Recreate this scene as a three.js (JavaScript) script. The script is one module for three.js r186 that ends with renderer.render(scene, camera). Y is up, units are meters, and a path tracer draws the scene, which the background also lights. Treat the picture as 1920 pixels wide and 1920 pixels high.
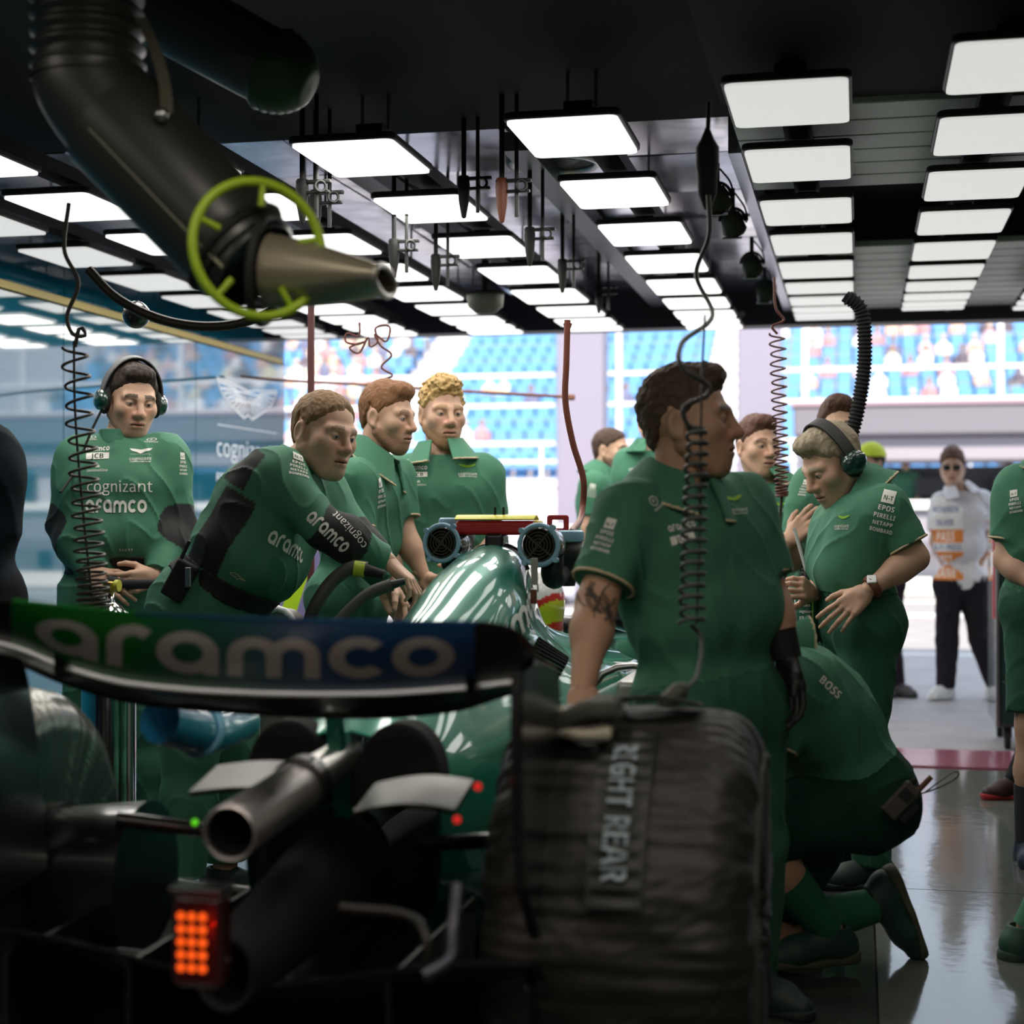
import * as THREE from 'three';
import { RoundedBoxGeometry } from 'three/addons/geometries/RoundedBoxGeometry.js';
import { DecalGeometry } from 'three/addons/geometries/DecalGeometry.js';
import { ImprovedNoise } from 'three/addons/math/ImprovedNoise.js';
import { mergeGeometries } from 'three/addons/utils/BufferGeometryUtils.js';
import { RectAreaLightUniformsLib } from 'three/addons/lights/RectAreaLightUniformsLib.js';

// ------------------------------------------------------------------ camera, sky, sun, exposure
const V3 = (x = 0, y = 0, z = 0) => new THREE.Vector3(x, y, z);
const FOCAL = 3000, EYE = 1.22, HORIZON = 980, YAW = Math.atan(650 / FOCAL);
const scene = new THREE.Scene();
const camera = new THREE.PerspectiveCamera(2 * Math.atan(960 / FOCAL) * 180 / Math.PI, 1, 0.05, 400);
camera.position.set(0, EYE, 0);
camera.rotation.order = 'YXZ';
camera.rotation.y = YAW;
camera.rotation.x = Math.atan((HORIZON - 960) / FOCAL);
camera.focus = 5.2;
camera.userData.fStop = 2.1;
scene.add(camera);
const renderer = new THREE.WebGLRenderer();
renderer.toneMapping = THREE.LinearToneMapping;
renderer.toneMappingExposure = 1.0;
renderer.shadowMap.enabled = true;
RectAreaLightUniformsLib.init();
scene.background = new THREE.Color(0.72, 0.84, 1.0);
scene.backgroundIntensity = 1.7;
const sun = new THREE.DirectionalLight(0xfff4e2, 9.0);
sun.position.set(9, 34, 17);
sun.target.position.set(0, 0, -20);
sun.castShadow = true;
Object.assign(sun.shadow.camera, { left: -45, right: 45, top: 45, bottom: -45, near: 1, far: 120 });
sun.shadow.mapSize.set(2048, 2048);
scene.add(sun, sun.target);
const LIT = 10.5, DIM = 2.2, BACKL = 14.0;          // radiance of the bright rows of light panels and of the dimmed rows

// ------------------------------------------------------------------ general helpers
const CF = V3(-Math.sin(YAW), 0, -Math.cos(YAW)), CR = V3(Math.cos(YAW), 0, -Math.sin(YAW)), UP = V3(0, 1, 0), CB = CF.clone().negate();
// a point of the place: where the picture shows it and how far away it stands
function at(px, py, d) {
  const s = FOCAL / d;
  return V3().addScaledVector(CR, (px - 960) / s).addScaledVector(CF, d).setY(EYE + (HORIZON - py) / s);
}
let seed = 7;
function rnd() { seed = (seed * 1664525 + 1013904223) >>> 0; return seed / 4294967296; }
const rr = (a, b) => a + (b - a) * rnd();
const perlin = new ImprovedNoise();
const noise = (x, y, z) => perlin.noise(x + 31.7, y + 11.3, z + 57.1);
const clamp = (x, a, b) => Math.max(a, Math.min(b, x));
const mixn = (a, b, t) => a + (b - a) * t;
const sst = (a, b, x) => { const t = clamp((x - a) / (b - a), 0, 1); return t * t * (3 - 2 * t); };
const used = {};
function numbered(name) { const n = used[name] = (used[name] ?? -1) + 1; return n ? name + '_' + String(n).padStart(3, '0') : name; }
function shade(o) { o.traverse((m) => { if (m.isMesh) { m.castShadow = true; m.receiveShadow = true; } }); return o; }
function tag(o, label, category, group, kind) {
  if (label) o.userData.label = label;
  if (category) o.userData.category = category;
  if (group) o.userData.group = group;
  if (kind) o.userData.kind = kind;
  return o;
}
function thing(name, label, category, pos, group) {
  const g = new THREE.Group(); g.name = numbered(name); scene.add(g);
  if (pos) g.position.copy(pos);
  return tag(g, label, category, group);
}
function part(name, geo, mat, parent, label) {
  const m = new THREE.Mesh(geo, mat); m.name = name; m.castShadow = m.receiveShadow = true; parent.add(m);
  if (label) m.userData.label = label;
  return m;
}
function single(name, geo, mat, label, category, group, kind) {
  const m = part(numbered(name), geo, mat, scene); return tag(m, label, category, group, kind);
}
function struct(name, geo, mat, label, category) {
  const m = part(name, geo, mat, scene); return tag(m, label, category ?? name.split('_')[0], null, 'structure');
}
function box(w, h, d, x = 0, y = 0, z = 0) { return new THREE.BoxGeometry(w, h, d).translate(x, y, z); }
function rbox(w, h, d, r, x = 0, y = 0, z = 0, seg = 2) { return new RoundedBoxGeometry(w, h, d, seg, r).translate(x, y, z); }
function cyl(r0, r1, h, seg = 20) { return new THREE.CylinderGeometry(r1, r0, h, seg); }
const qTo = (dir) => new THREE.Quaternion().setFromUnitVectors(UP, dir.clone().normalize());
function rod(a, b, ra, rb = ra, seg = 12) {
  const dir = b.clone().sub(a), g = new THREE.CylinderGeometry(rb, ra, dir.length(), seg);
  return g.applyQuaternion(qTo(dir)).translate((a.x + b.x) / 2, (a.y + b.y) / 2, (a.z + b.z) / 2);
}
function tube(pts, r, seg = 40, rs = 8, closed = false) { return new THREE.TubeGeometry(new THREE.CatmullRomCurve3(pts, closed), seg, r, rs, closed); }
function lathe(prof, seg = 32) { return new THREE.LatheGeometry(prof.map((p) => new THREE.Vector2(p[0], p[1])), seg); }
function turned(geo, dir, pos) { return geo.applyQuaternion(qTo(dir)).translate(pos.x, pos.y, pos.z); }
function bare(g) { const o = g.index ? g.toNonIndexed() : g; for (const k of Object.keys(o.attributes)) if (!['position', 'normal', 'uv'].includes(k)) o.deleteAttribute(k); return o; }
const join = (list) => mergeGeometries(list.map(bare));
const lin = (r, g, b) => new THREE.Color().setRGB(r, g, b);
function mat(c, rough = 0.7, metal = 0, extra = {}) { return new THREE.MeshStandardMaterial({ color: Array.isArray(c) ? lin(...c) : c, roughness: rough, metalness: metal, ...extra }); }
function gloss(c, rough = 0.3, extra = {}) { return new THREE.MeshPhysicalMaterial({ color: Array.isArray(c) ? lin(...c) : c, roughness: rough, clearcoat: 1, clearcoatRoughness: 0.05, ...extra }); }
function noiseTex(size, fn, srgb = true, rep = 1) {
  const d = new Uint8Array(size * size * 4);
  for (let y = 0; y < size; y++) for (let x = 0; x < size; x++) {
    const c = fn(x / size, y / size, x, y), i = (y * size + x) * 4;
    d[i] = clamp(c[0], 0, 255); d[i + 1] = clamp(c[1], 0, 255); d[i + 2] = clamp(c[2], 0, 255); d[i + 3] = 255;
  }
  const t = new THREE.DataTexture(d, size, size); t.wrapS = t.wrapT = THREE.RepeatWrapping; t.magFilter = THREE.LinearFilter;
  t.repeat.set(rep, rep); if (srgb) t.colorSpace = THREE.SRGBColorSpace; t.needsUpdate = true; return t;
}
// noise that tiles over the unit square
function tnoise(u, v, f, z = 0) {
  const a = noise(u * f, v * f, z), b = noise((u - 1) * f, v * f, z), c = noise(u * f, (v - 1) * f, z), d = noise((u - 1) * f, (v - 1) * f, z);
  return mixn(mixn(a, b, u), mixn(c, d, u), v);
}
function canvasTex(w, h, draw) {
  const c = document.createElement('canvas'); c.width = w; c.height = h; const x = c.getContext('2d'); draw(x, w, h);
  const t = new THREE.CanvasTexture(c); t.colorSpace = THREE.SRGBColorSpace; t.magFilter = THREE.LinearFilter; return t;
}
// round geometric lettering (a r m c o) drawn with one even stroke; x, y = left end of the base line, h = x-height
function geoWord(ctx, word, x, y, h, wt, style, wide = 1) {
  ctx.save(); ctx.translate(x, y); ctx.scale(wide, 1); ctx.strokeStyle = style; ctx.lineWidth = wt; ctx.lineCap = 'butt'; ctx.lineJoin = 'round';
  let p = 0; const r = (h - wt) / 2, gap = wt * 0.55;
  const go = (f) => { ctx.beginPath(); f(); ctx.stroke(); };
  for (const c of word) {
    if (c === 'a') { go(() => { ctx.arc(p + r + wt / 2, -r - wt / 2, r, 0, 7); }); go(() => { ctx.moveTo(p + 2 * r + wt / 2, -h / 2 - r * 0.4); ctx.lineTo(p + 2 * r + wt / 2, 0); }); p += h + gap; }
    if (c === 'o') { go(() => ctx.arc(p + r + wt / 2, -r - wt / 2, r, 0, 7)); p += h + gap; }
    if (c === 'c') { go(() => ctx.arc(p + r + wt / 2, -r - wt / 2, r, 0.75, Math.PI * 2 - 0.75)); p += h * 0.88 + gap; }
    if (c === 'r') { go(() => { ctx.moveTo(p + wt / 2, 0); ctx.lineTo(p + wt / 2, -h * 0.55); ctx.arc(p + wt / 2 + h * 0.36, -h * 0.6, h * 0.36 , Math.PI, Math.PI * 1.5); ctx.lineTo(p + h * 0.66, -h + wt / 2 + h*0.02); }); p += h * 0.66 + gap; }
    if (c === 'm') { const w = h * 0.62; go(() => { ctx.moveTo(p + wt / 2, 0); ctx.lineTo(p + wt / 2, -h * 0.5); for (const k of [0, 1]) { const q = p + wt / 2 + k * w; ctx.moveTo(q, -h * 0.5); ctx.arc(q + w / 2, -h * 0.5 - 0 , w / 2, Math.PI, 0); ctx.lineTo(q + w, 0); } }); p += 2 * w + wt + gap; }
  }
  ctx.restore(); return p * wide;
}

// ------------------------------------------------------------------ distance fields, meshed by surface nets
const PR = {
  cone(a, b, ra, rb) {
    const bx = b.x - a.x, by = b.y - a.y, bz = b.z - a.z, bb = bx * bx + by * by + bz * bz || 1e-9;
    return (x, y, z) => {
      const px = x - a.x, py = y - a.y, pz = z - a.z; let t = (px * bx + py * by + pz * bz) / bb; t = t < 0 ? 0 : t > 1 ? 1 : t;
      const dx = px - bx * t, dy = py - by * t, dz = pz - bz * t;
      return Math.sqrt(dx * dx + dy * dy + dz * dz) - (ra + (rb - ra) * t);
    };
  },
  ball(c, r) { return (x, y, z) => Math.hypot(x - c.x, y - c.y, z - c.z) - r; },
  ell(cx, cy, cz, rx, ry, rz) {
    return (x, y, z) => {
      const ax = (x - cx) / rx, ay = (y - cy) / ry, az = (z - cz) / rz, k0 = Math.sqrt(ax * ax + ay * ay + az * az);
      const bx = ax / rx, by = ay / ry, bz = az / rz, k1 = Math.sqrt(bx * bx + by * by + bz * bz) || 1e-9;
      return k0 * (k0 - 1) / k1;
    };
  },
  box(cx, cy, cz, hx, hy, hz, r) {
    return (x, y, z) => {
      const qx = Math.abs(x - cx) - hx + r, qy = Math.abs(y - cy) - hy + r, qz = Math.abs(z - cz) - hz + r;
      return Math.hypot(Math.max(qx, 0), Math.max(qy, 0), Math.max(qz, 0)) + Math.min(Math.max(qx, qy, qz), 0) - r;
    };
  },
};
const smin = (a, b, k) => { const h = k - Math.abs(a - b); return h > 0 ? Math.min(a, b) - h * h / (4 * k) : Math.min(a, b); };
const smax = (a, b, k) => -smin(-a, -b, k);
function blend(list, k) {
  const n = list.length;
  return (x, y, z) => { let d = list[0](x, y, z); for (let i = 1; i < n; i++) d = smin(d, list[i](x, y, z), k); return d; };
}
function meshField(f, lo, hi, h, color) {
  const nx = Math.ceil((hi.x - lo.x) / h) + 1, ny = Math.ceil((hi.y - lo.y) / h) + 1, nz = Math.ceil((hi.z - lo.z) / h) + 1;
  const F = new Float32Array(nx * ny * nz), B = 6, lim = h * B * 0.87 * 1.5 + h;
  for (let bz = 0; bz < nz; bz += B) for (let by = 0; by < ny; by += B) for (let bx = 0; bx < nx; bx += B) {
    const c = f(lo.x + (bx + B / 2) * h, lo.y + (by + B / 2) * h, lo.z + (bz + B / 2) * h), far = Math.abs(c) > lim;
    for (let z = bz; z < Math.min(bz + B, nz); z++) for (let y = by; y < Math.min(by + B, ny); y++) for (let x = bx; x < Math.min(bx + B, nx); x++)
      F[(z * ny + y) * nx + x] = far ? c : f(lo.x + x * h, lo.y + y * h, lo.z + z * h);
  }
  const id = new Int32Array(nx * ny * nz).fill(-1), P = [], I = [], sx = 1, sy = nx, sz = nx * ny;
  for (let z = 0; z < nz - 1; z++) for (let y = 0; y < ny - 1; y++) for (let x = 0; x < nx - 1; x++) {
    const o = (z * ny + y) * nx + x; let m = 0;
    for (let k = 0; k < 8; k++) if (F[o + (k & 1) * sx + ((k >> 1) & 1) * sy + (k >> 2) * sz] < 0) m |= 1 << k;
    if (m === 0 || m === 255) continue;
    let cx = 0, cy = 0, cz = 0, n = 0;
    for (let a = 0; a < 8; a++) for (let ax = 0; ax < 3; ax++) {
      const b = a | (1 << ax); if (b === a || ((m >> a) & 1) === ((m >> b) & 1)) continue;
      const fa = F[o + (a & 1) + ((a >> 1) & 1) * sy + (a >> 2) * sz], fb = F[o + (b & 1) + ((b >> 1) & 1) * sy + (b >> 2) * sz], t = fa / (fa - fb);
      cx += (a & 1) + (ax === 0 ? t : 0); cy += ((a >> 1) & 1) + (ax === 1 ? t : 0); cz += (a >> 2) + (ax === 2 ? t : 0); n++;
    }
    id[o] = P.length / 3; P.push(lo.x + (x + cx / n) * h, lo.y + (y + cy / n) * h, lo.z + (z + cz / n) * h);
  }
  for (let z = 1; z < nz - 1; z++) for (let y = 1; y < ny - 1; y++) for (let x = 1; x < nx - 1; x++) {
    const o = (z * ny + y) * nx + x, s = F[o] < 0;
    const quad = (step, u, v) => {
      if (s === (F[o + step] < 0)) return;
      const a = id[o], b = id[o - u], c = id[o - u - v], d = id[o - v];
      if (a < 0 || b < 0 || c < 0 || d < 0) return;
      if (s) I.push(a, b, c, a, c, d); else I.push(a, c, b, a, d, c);
    };
    quad(sx, sy, sz); quad(sy, sz, sx); quad(sz, sx, sy);
  }
  const N = new Float32Array(P.length), e = h * 0.5;
  for (let i = 0; i < P.length; i += 3) {
    const x = P[i], y = P[i + 1], z = P[i + 2];
    let gx = f(x + e, y, z) - f(x - e, y, z), gy = f(x, y + e, z) - f(x, y - e, z), gz = f(x, y, z + e) - f(x, y, z - e); const l = Math.hypot(gx, gy, gz) || 1;
    N[i] = gx / l; N[i + 1] = gy / l; N[i + 2] = gz / l;
  }
  const g = new THREE.BufferGeometry();
  g.setAttribute('position', new THREE.Float32BufferAttribute(P, 3)); g.setAttribute('normal', new THREE.BufferAttribute(N, 3));
  if (color) {
    const C = new Float32Array(P.length);
    for (let i = 0; i < P.length; i += 3) { const c = color(P[i], P[i + 1], P[i + 2]); C[i] = c[0]; C[i + 1] = c[1]; C[i + 2] = c[2]; }
    g.setAttribute('color', new THREE.BufferAttribute(C, 3));
  }
  g.setIndex(I); return g;
}

// ------------------------------------------------------------------ the garage
const M = {
  black: mat([0.006, 0.006, 0.006], 0.75), dark: mat([0.012, 0.013, 0.012], 0.5), darkGloss: gloss([0.008, 0.009, 0.009], 0.35),
  rubber: mat([0.012, 0.012, 0.012], 0.85), steel: mat([0.5, 0.5, 0.5], 0.32, 1), chrome: mat([0.75, 0.75, 0.76], 0.12, 1),
  white: mat([0.78, 0.78, 0.78], 0.6), grey: mat([0.3, 0.3, 0.32], 0.6), olive: mat([0.05, 0.055, 0.038], 0.6),
  cream: mat([0.62, 0.5, 0.32], 0.8), red: mat([0.45, 0.012, 0.012], 0.5), brown: mat([0.16, 0.05, 0.025], 0.6),
  lime: mat([0.45, 0.62, 0.02], 0.55), yellow: mat([0.75, 0.55, 0.04], 0.55), blue: mat([0.1, 0.33, 0.52], 0.5), teal: mat([0.02, 0.1, 0.12], 0.5),
};
const ordinal = ['nearest', 'second nearest', 'third', 'fourth', 'fifth', 'sixth', 'seventh', 'eighth', 'ninth', 'tenth', 'eleventh'];
const FRONT = -10, LEFT = -3.82, RIGHT = 3.2, BACK = 2.6, CEIL = 2.64, MID = -0.42;
const floorTex = noiseTex(512, (u, v) => { const n = tnoise(u, v, 6) * 10 + tnoise(u, v, 40) * 7 + tnoise(u, v, 150) * 5; return [205 + n, 206 + n, 202 + n]; });
const floorRough = noiseTex(256, (u, v) => { const n = tnoise(u, v, 5) * 22 + tnoise(u, v, 60) * 26; return [120 + n, 120 + n, 120 + n]; }, false);
const floorBump = noiseTex(256, (u, v) => { const n = tnoise(u, v, 24) * 90 + tnoise(u, v, 70) * 40; return [128 + n, 128 + n, 128 + n]; }, false);
const epoxy = (c, r = 0.2) => mat(c, r, 0, { map: floorTex, roughnessMap: floorRough, bumpMap: floorBump, bumpScale: 0.0006 });
function slab(w, d, x, z, y = 0, h = 0.2) {
  const g = new THREE.BoxGeometry(w, h, d).translate(x, y - h / 2, z), uv = g.attributes.uv, p = g.attributes.position;
  for (let i = 0; i < uv.count; i++) uv.setXY(i, p.getX(i) * 0.7, p.getZ(i) * 0.7);
  return g;
}
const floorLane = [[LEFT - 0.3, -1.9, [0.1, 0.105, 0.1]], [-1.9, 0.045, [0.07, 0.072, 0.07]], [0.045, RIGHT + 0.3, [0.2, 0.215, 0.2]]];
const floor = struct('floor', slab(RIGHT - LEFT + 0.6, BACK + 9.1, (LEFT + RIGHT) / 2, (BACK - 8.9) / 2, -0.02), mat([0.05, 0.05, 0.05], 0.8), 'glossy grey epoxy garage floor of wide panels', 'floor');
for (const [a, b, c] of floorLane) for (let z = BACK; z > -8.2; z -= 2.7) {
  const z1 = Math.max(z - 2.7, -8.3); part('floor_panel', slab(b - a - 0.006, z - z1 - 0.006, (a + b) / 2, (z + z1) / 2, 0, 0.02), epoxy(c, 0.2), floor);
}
struct('trim_1', slab(RIGHT - LEFT + 0.6, 0.62, (LEFT + RIGHT) / 2, -8.61, 0, 0.1), epoxy([0.52, 0.17, 0.25], 0.3), 'red painted stripe across the floor at the garage mouth', 'floor stripe');
// walls
const wallMat = gloss([0.006, 0.12, 0.19], 0.05, { ior: 1.7, clearcoatRoughness: 0.02 });
const wl = struct('wall_left', box(0.14, CEIL + 0.1, BACK + 10.3, LEFT - 0.07, CEIL / 2, (BACK - 10.3) / 2), mat([0.01, 0.06, 0.07], 0.5), 'glossy teal wall panels printed with a white winged emblem and lettering', 'wall');
for (let z = 2.4; z > -10.2; z -= 1.6) {
  const z1 = Math.max(z - 1.6, -10.29); part('panel', box(0.012, 2.28, z - z1 - 0.008, LEFT + 0.004, 1.14, (z + z1) / 2), wallMat, wl); part('upper_panel', box(0.012, CEIL - 2.33, z - z1 - 0.008, LEFT + 0.004, (CEIL + 2.33) / 2, (z + z1) / 2), wallMat, wl);
}
part('trim_strip', box(0.03, 0.035, BACK + 10.2, LEFT + 0.012, 2.305, (BACK - 10.2) / 2), mat([0.6, 0.46, 0.12], 0.45), wl, 'pale yellow strip along the top of the panels');
function wings(x, cx, cy, w, h, col, lw) {
  x.strokeStyle = col; x.lineWidth = lw; x.beginPath();
  for (const s of [-1, 1]) {
    x.moveTo(cx, cy - h * 0.3); x.lineTo(cx + s * w * 0.1, cy - h * 0.36); x.lineTo(cx + s * w * 0.5, cy - h * 0.5); x.quadraticCurveTo(cx + s * w * 0.47, cy - h * 0.1, cx + s * w * 0.28, cy + h * 0.2); x.lineTo(cx + s * w * 0.07, cy + h * 0.5); x.lineTo(cx, cy + h * 0.38);
    for (let k = 0; k < 9; k++) { const t = k / 8, ex = mixn(0.49, 0.1, t), ey = mixn(-0.42, 0.46, Math.pow(t, 0.75)); x.moveTo(cx + s * w * mixn(0.2, 0.04, t), cy + h * mixn(-0.3, 0.05, t)); x.lineTo(cx + s * w * ex, cy + h * ey); }
  }
  x.stroke(); x.strokeRect(cx - w * 0.21, cy - h * 0.24, w * 0.42, h * 0.26);
}
const wallPrint = canvasTex(1024, 768, (x, w, h) => {
  x.clearRect(0, 0, w, h); wings(x, 512, 130, 960, 240, '#f4f8fc', 13);
  x.fillStyle = '#e8eef4'; x.font = 'bold 50px sans-serif'; x.textAlign = 'center'; x.fillText('ASTON MARTIN', 512, 128);
  x.fillRect(40, 318, 960, 7); x.font = '210px sans-serif'; x.textAlign = 'left';
  x.save(); x.translate(20, 530); x.scale(1.0, 0.78); x.fillText('cognizant', 0, 0); x.restore();
  x.font = 'bold 80px sans-serif'; x.fillText('FORMULA ONE TEAM', 20, 700);
});
const pp = part('print', new THREE.PlaneGeometry(1.08, 0.70).rotateY(Math.PI / 2).translate(LEFT + 0.0115, 1.76, -9.62), new THREE.MeshStandardMaterial({ map: wallPrint, transparent: true, roughness: 0.4, polygonOffset: true, polygonOffsetFactor: -2 }), wl, 'white winged emblem above white lettering');
pp.castShadow = false;
struct('wall_right', box(0.2, CEIL + 0.2, BACK + 10.3, RIGHT + 0.1, CEIL / 2, (BACK - 10.3) / 2), mat([0.02, 0.03, 0.03], 0.6), 'dark side wall of the garage', 'wall');
struct('wall_back', box(RIGHT - LEFT + 0.6, CEIL + 0.2, 0.2, (LEFT + RIGHT) / 2, CEIL / 2, BACK + 0.1), mat([0.015, 0.016, 0.016], 0.7), 'black rear wall of the garage', 'wall');
// ceiling: a black one at the back, silvery panels over the car, grey slats at the right
const ceil = struct('ceiling', box(RIGHT - LEFT + 0.6, 0.12, BACK + 10.2, (LEFT + RIGHT) / 2, CEIL + 0.16, (BACK - 10.2) / 2), mat([0.008, 0.0085, 0.007], 0.75), 'black garage ceiling with silver panels and grey slats', 'ceiling');
part('soffit', box(MID - LEFT, 0.1, 5.62 + BACK, (LEFT + MID) / 2, CEIL + 0.05, (BACK - 5.62) / 2), mat([0.0045, 0.005, 0.0036], 0.8), ceil);
part('soffit', box(RIGHT - MID, 0.1, 5.03 + BACK, (RIGHT + MID) / 2, 2.58, (BACK - 5.03) / 2), mat([0.004, 0.004, 0.0035], 0.8), ceil);
const silverTex = noiseTex(512, (u, v) => { const n = tnoise(u, v, 3, 4) * 40 + tnoise(u, v, 9, 8) * 30; return [228 + n, 228 + n, 234 + n]; });
const silverRough = noiseTex(256, (u, v) => { const n = tnoise(u, v, 5, 2) * 70 + tnoise(u, v, 20, 3) * 30; return [128 + n, 128 + n, 128 + n]; }, false);
const silver = mat([0.93, 0.93, 1.0], 0.42, 1, { map: silverTex, roughnessMap: silverRough });
for (let z = -5.63, i = 0; z > -9.9; z -= 0.61, i++) for (let k = 0; k < 4; k++) {
  const w = (MID - LEFT) / 4, g = box(w - 0.012, 0.02, 0.598, 0, 0, 0);
  const m = part('silver_panel', g, silver, ceil); m.position.set(LEFT + (k + 0.5) * w, CEIL + 0.01 + rr(0, 0.012), z - 0.3); m.rotation.x = rr(-0.045, 0.03); m.rotation.z = rr(-0.02, 0.02);
}
const slatMat = mat([0.66, 0.68, 0.61], 0.45);
for (const [z0, z1] of [[-5.05, -6.2], [-7.68, -9.95]]) for (let z = z0; z > z1 + 0.05; z -= 0.208) part('slat', rbox(RIGHT - MID - 0.04, 0.03, 0.196, 0.006, (RIGHT + MID) / 2, 2.53, z - 0.1, 1), slatMat, ceil);
part('edge_trim', box(0.045, 0.15, 4.45, MID, 2.58, -7.82), mat([0.6, 0.6, 0.68], 0.35, 1), ceil, 'silver trim between the ceiling areas');
for (const x of [-2.54, -1.9, -1.21]) part('ceiling_beam', box(0.1, 0.07, 4.3, x, CEIL - 0.04, -7.8), mat([0.22, 0.22, 0.24], 0.45, 0.6), ceil);
for (const [x, z] of [[-1.15, -6.1]]) { const r = part('air_vent', new THREE.TorusGeometry(0.17, 0.025, 10, 32).rotateX(Math.PI / 2).translate(x, CEIL - 0.015, z), M.steel, ceil); part('vent_core', lathe([[0, 0.01], [0.08, -0.012], [0.1, 0], [0.15, -0.01]], 28).translate(x, CEIL - 0.01, z), M.dark, r); }
{ const p = at(910, 556, 8.2); const d = thing('ceiling_dome', 'olive dome hanging under the silver ceiling near the garage mouth', 'ceiling dome', p); part('dome', lathe([[0, -0.09], [0.05, -0.085], [0.09, -0.05], [0.095, 0], [0.1, 0.02], [0, 0.02]]), M.olive, d); part('stem', cyl(0.02, 0.02, CEIL - p.y, 12).translate(0, (CEIL - p.y) / 2, 0), M.dark, d); }
const bm = struct('trim_2', box(RIGHT - LEFT + 0.4, 0.24, 0.18, (LEFT + RIGHT) / 2, 2.55, FRONT), mat([0.02, 0.018, 0.03], 0.5), 'dark beam across the top of the garage mouth', 'beam');
for (const x of [0.52, 1.35, -0.7]) part('bolt', cyl(0.022, 0.018, 0.02, 10).rotateX(Math.PI / 2).translate(x, 2.5, FRONT + 0.1), M.steel, bm);
struct('trim_3', box(RIGHT - LEFT + 3, 1.7, 13.6, (LEFT + RIGHT) / 2, CEIL + 1.15, -4.2), mat([0.4, 0.4, 0.4], 0.8), 'storey of the pit building above the garage', 'building');

// ------------------------------------------------------------------ rows of light panels
const lampRows = [
  [-3.4, DIM, 'row along the teal wall', [5.2, 5.98, 6.78, 7.55, 8.2, 8.7, 9.1, 9.45, 9.7]],
  [-2.87, LIT, 'second row from the teal wall', [4.95, 5.74, 6.54, 7.32, 8.0, 8.6, 9.05, 9.4, 9.7]],
  [-2.2, LIT, 'row above the hose nozzle', [5.1, 5.9, 6.72, 7.5, 8.2, 8.78, 9.22, 9.5, 9.74]],
  [-1.57, LIT, 'row over the engine cover', [5.2, 6.06, 6.91, 7.7, 8.43, 9.0, 9.43, 9.7]],
  [-0.85, LIT, 'row beside the stage lights', [5.06, 5.92, 6.75, 7.51, 8.24, 8.8, 9.25, 9.53, 9.77]],
  [-0.19, DIM, 'first row under the grey slats', [4.8, 5.59, 6.41, 7.13, 7.82, 8.36, 8.81, 9.1, 9.3, 9.45]],
  [0.4, DIM, 'second row under the grey slats', [4.55, 5.3, 6.04, 6.75, 7.41, 7.95, 8.4, 8.74, 8.97, 9.14]],
  [1.0, DIM, 'far right row under the grey slats', [5.4, 6.1, 6.8, 7.45, 8.0, 8.45, 8.8, 9.05, 9.25]],
];
const frameMat = mat([0.02, 0.014, 0.014], 0.5), railMat = mat([0.03, 0.028, 0.028], 0.5, 0.4);
const LY = 2.4;
function roundRect(w, h, r) { const s = new THREE.Shape(), x = w / 2, y = h / 2; s.moveTo(-x + r, -y); s.lineTo(x - r, -y); s.quadraticCurveTo(x, -y, x, -y + r); s.lineTo(x, y - r); s.quadraticCurveTo(x, y, x - r, y); s.lineTo(-x + r, y); s.quadraticCurveTo(-x, y, -x, y - r); s.lineTo(-x, -y + r); s.quadraticCurveTo(-x, -y, -x + r, -y); return s; }
for (const [x, L, rowName, far] of lampRows) {
  const glow = new THREE.MeshStandardMaterial({ color: 0xffffff, roughness: 0.6, emissive: new THREE.Color(1, 0.985, 0.95), emissiveIntensity: L === LIT ? 1.6 : 0.62 });
  const rail = thing('light_rail', 'dark steel rail carrying the ' + rowName, 'rail', V3(x, LY + 0.075, 0), 'rails of the light panels');
  part('rail', box(0.09, 0.05, far[far.length - 1] - far[0] + 0.25, 0, 0.03, -(far[0] + far[far.length - 1]) / 2 + 0.05), railMat, rail);
  for (let k = 0; k < 4; k++) for (const s of [-0.045, 0.045]) part('hanger', rod(V3(s, 0.05, -far[0] - k * 1.3 + 0.1), V3(s, CEIL - LY - 0.05, -far[0] - k * 1.3 + 0.1), 0.006, 0.006, 6), M.steel, rail);
  far.forEach((f, i) => {
    const pitch = i ? f - far[i - 1] : far[1] - far[0], len = Math.min(0.47, pitch * 0.66), z = -(f - len / 2);
    const t = thing('ceiling_light', `${L === LIT ? 'glaring' : 'dimmed'} white ceiling light, ${ordinal[i]} in the ${rowName}`, 'light panel', V3(x, LY, z), L === LIT ? 'bright ceiling light panels' : 'dimmed ceiling light panels');
    const r = Math.min(0.03, len * 0.2);
    part('housing', new THREE.ExtrudeGeometry(roundRect(0.34, len + 0.012, r), { depth: 0.014, bevelEnabled: true, bevelThickness: 0.004, bevelSize: 0.004, bevelSegments: 1, curveSegments: 4 }).rotateX(-Math.PI / 2).translate(0, 0.008, 0), frameMat, t);
    part('diffuser', new THREE.ExtrudeGeometry(roundRect(0.33, len, r), { depth: 0.008, bevelEnabled: false, curveSegments: 5 }).rotateX(-Math.PI / 2).translate(0, -0.004, 0), glow, t, 'glowing white diffuser');
    part('bracket', box(0.07, 0.03, 0.08, 0, 0.056, 0), railMat, t);
    const a = new THREE.RectAreaLight(0xfffaf2, L, 0.31, len * 0.94); a.position.set(x, LY - 0.012, z); a.lookAt(x, 0, z); scene.add(a);
  });
}

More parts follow.
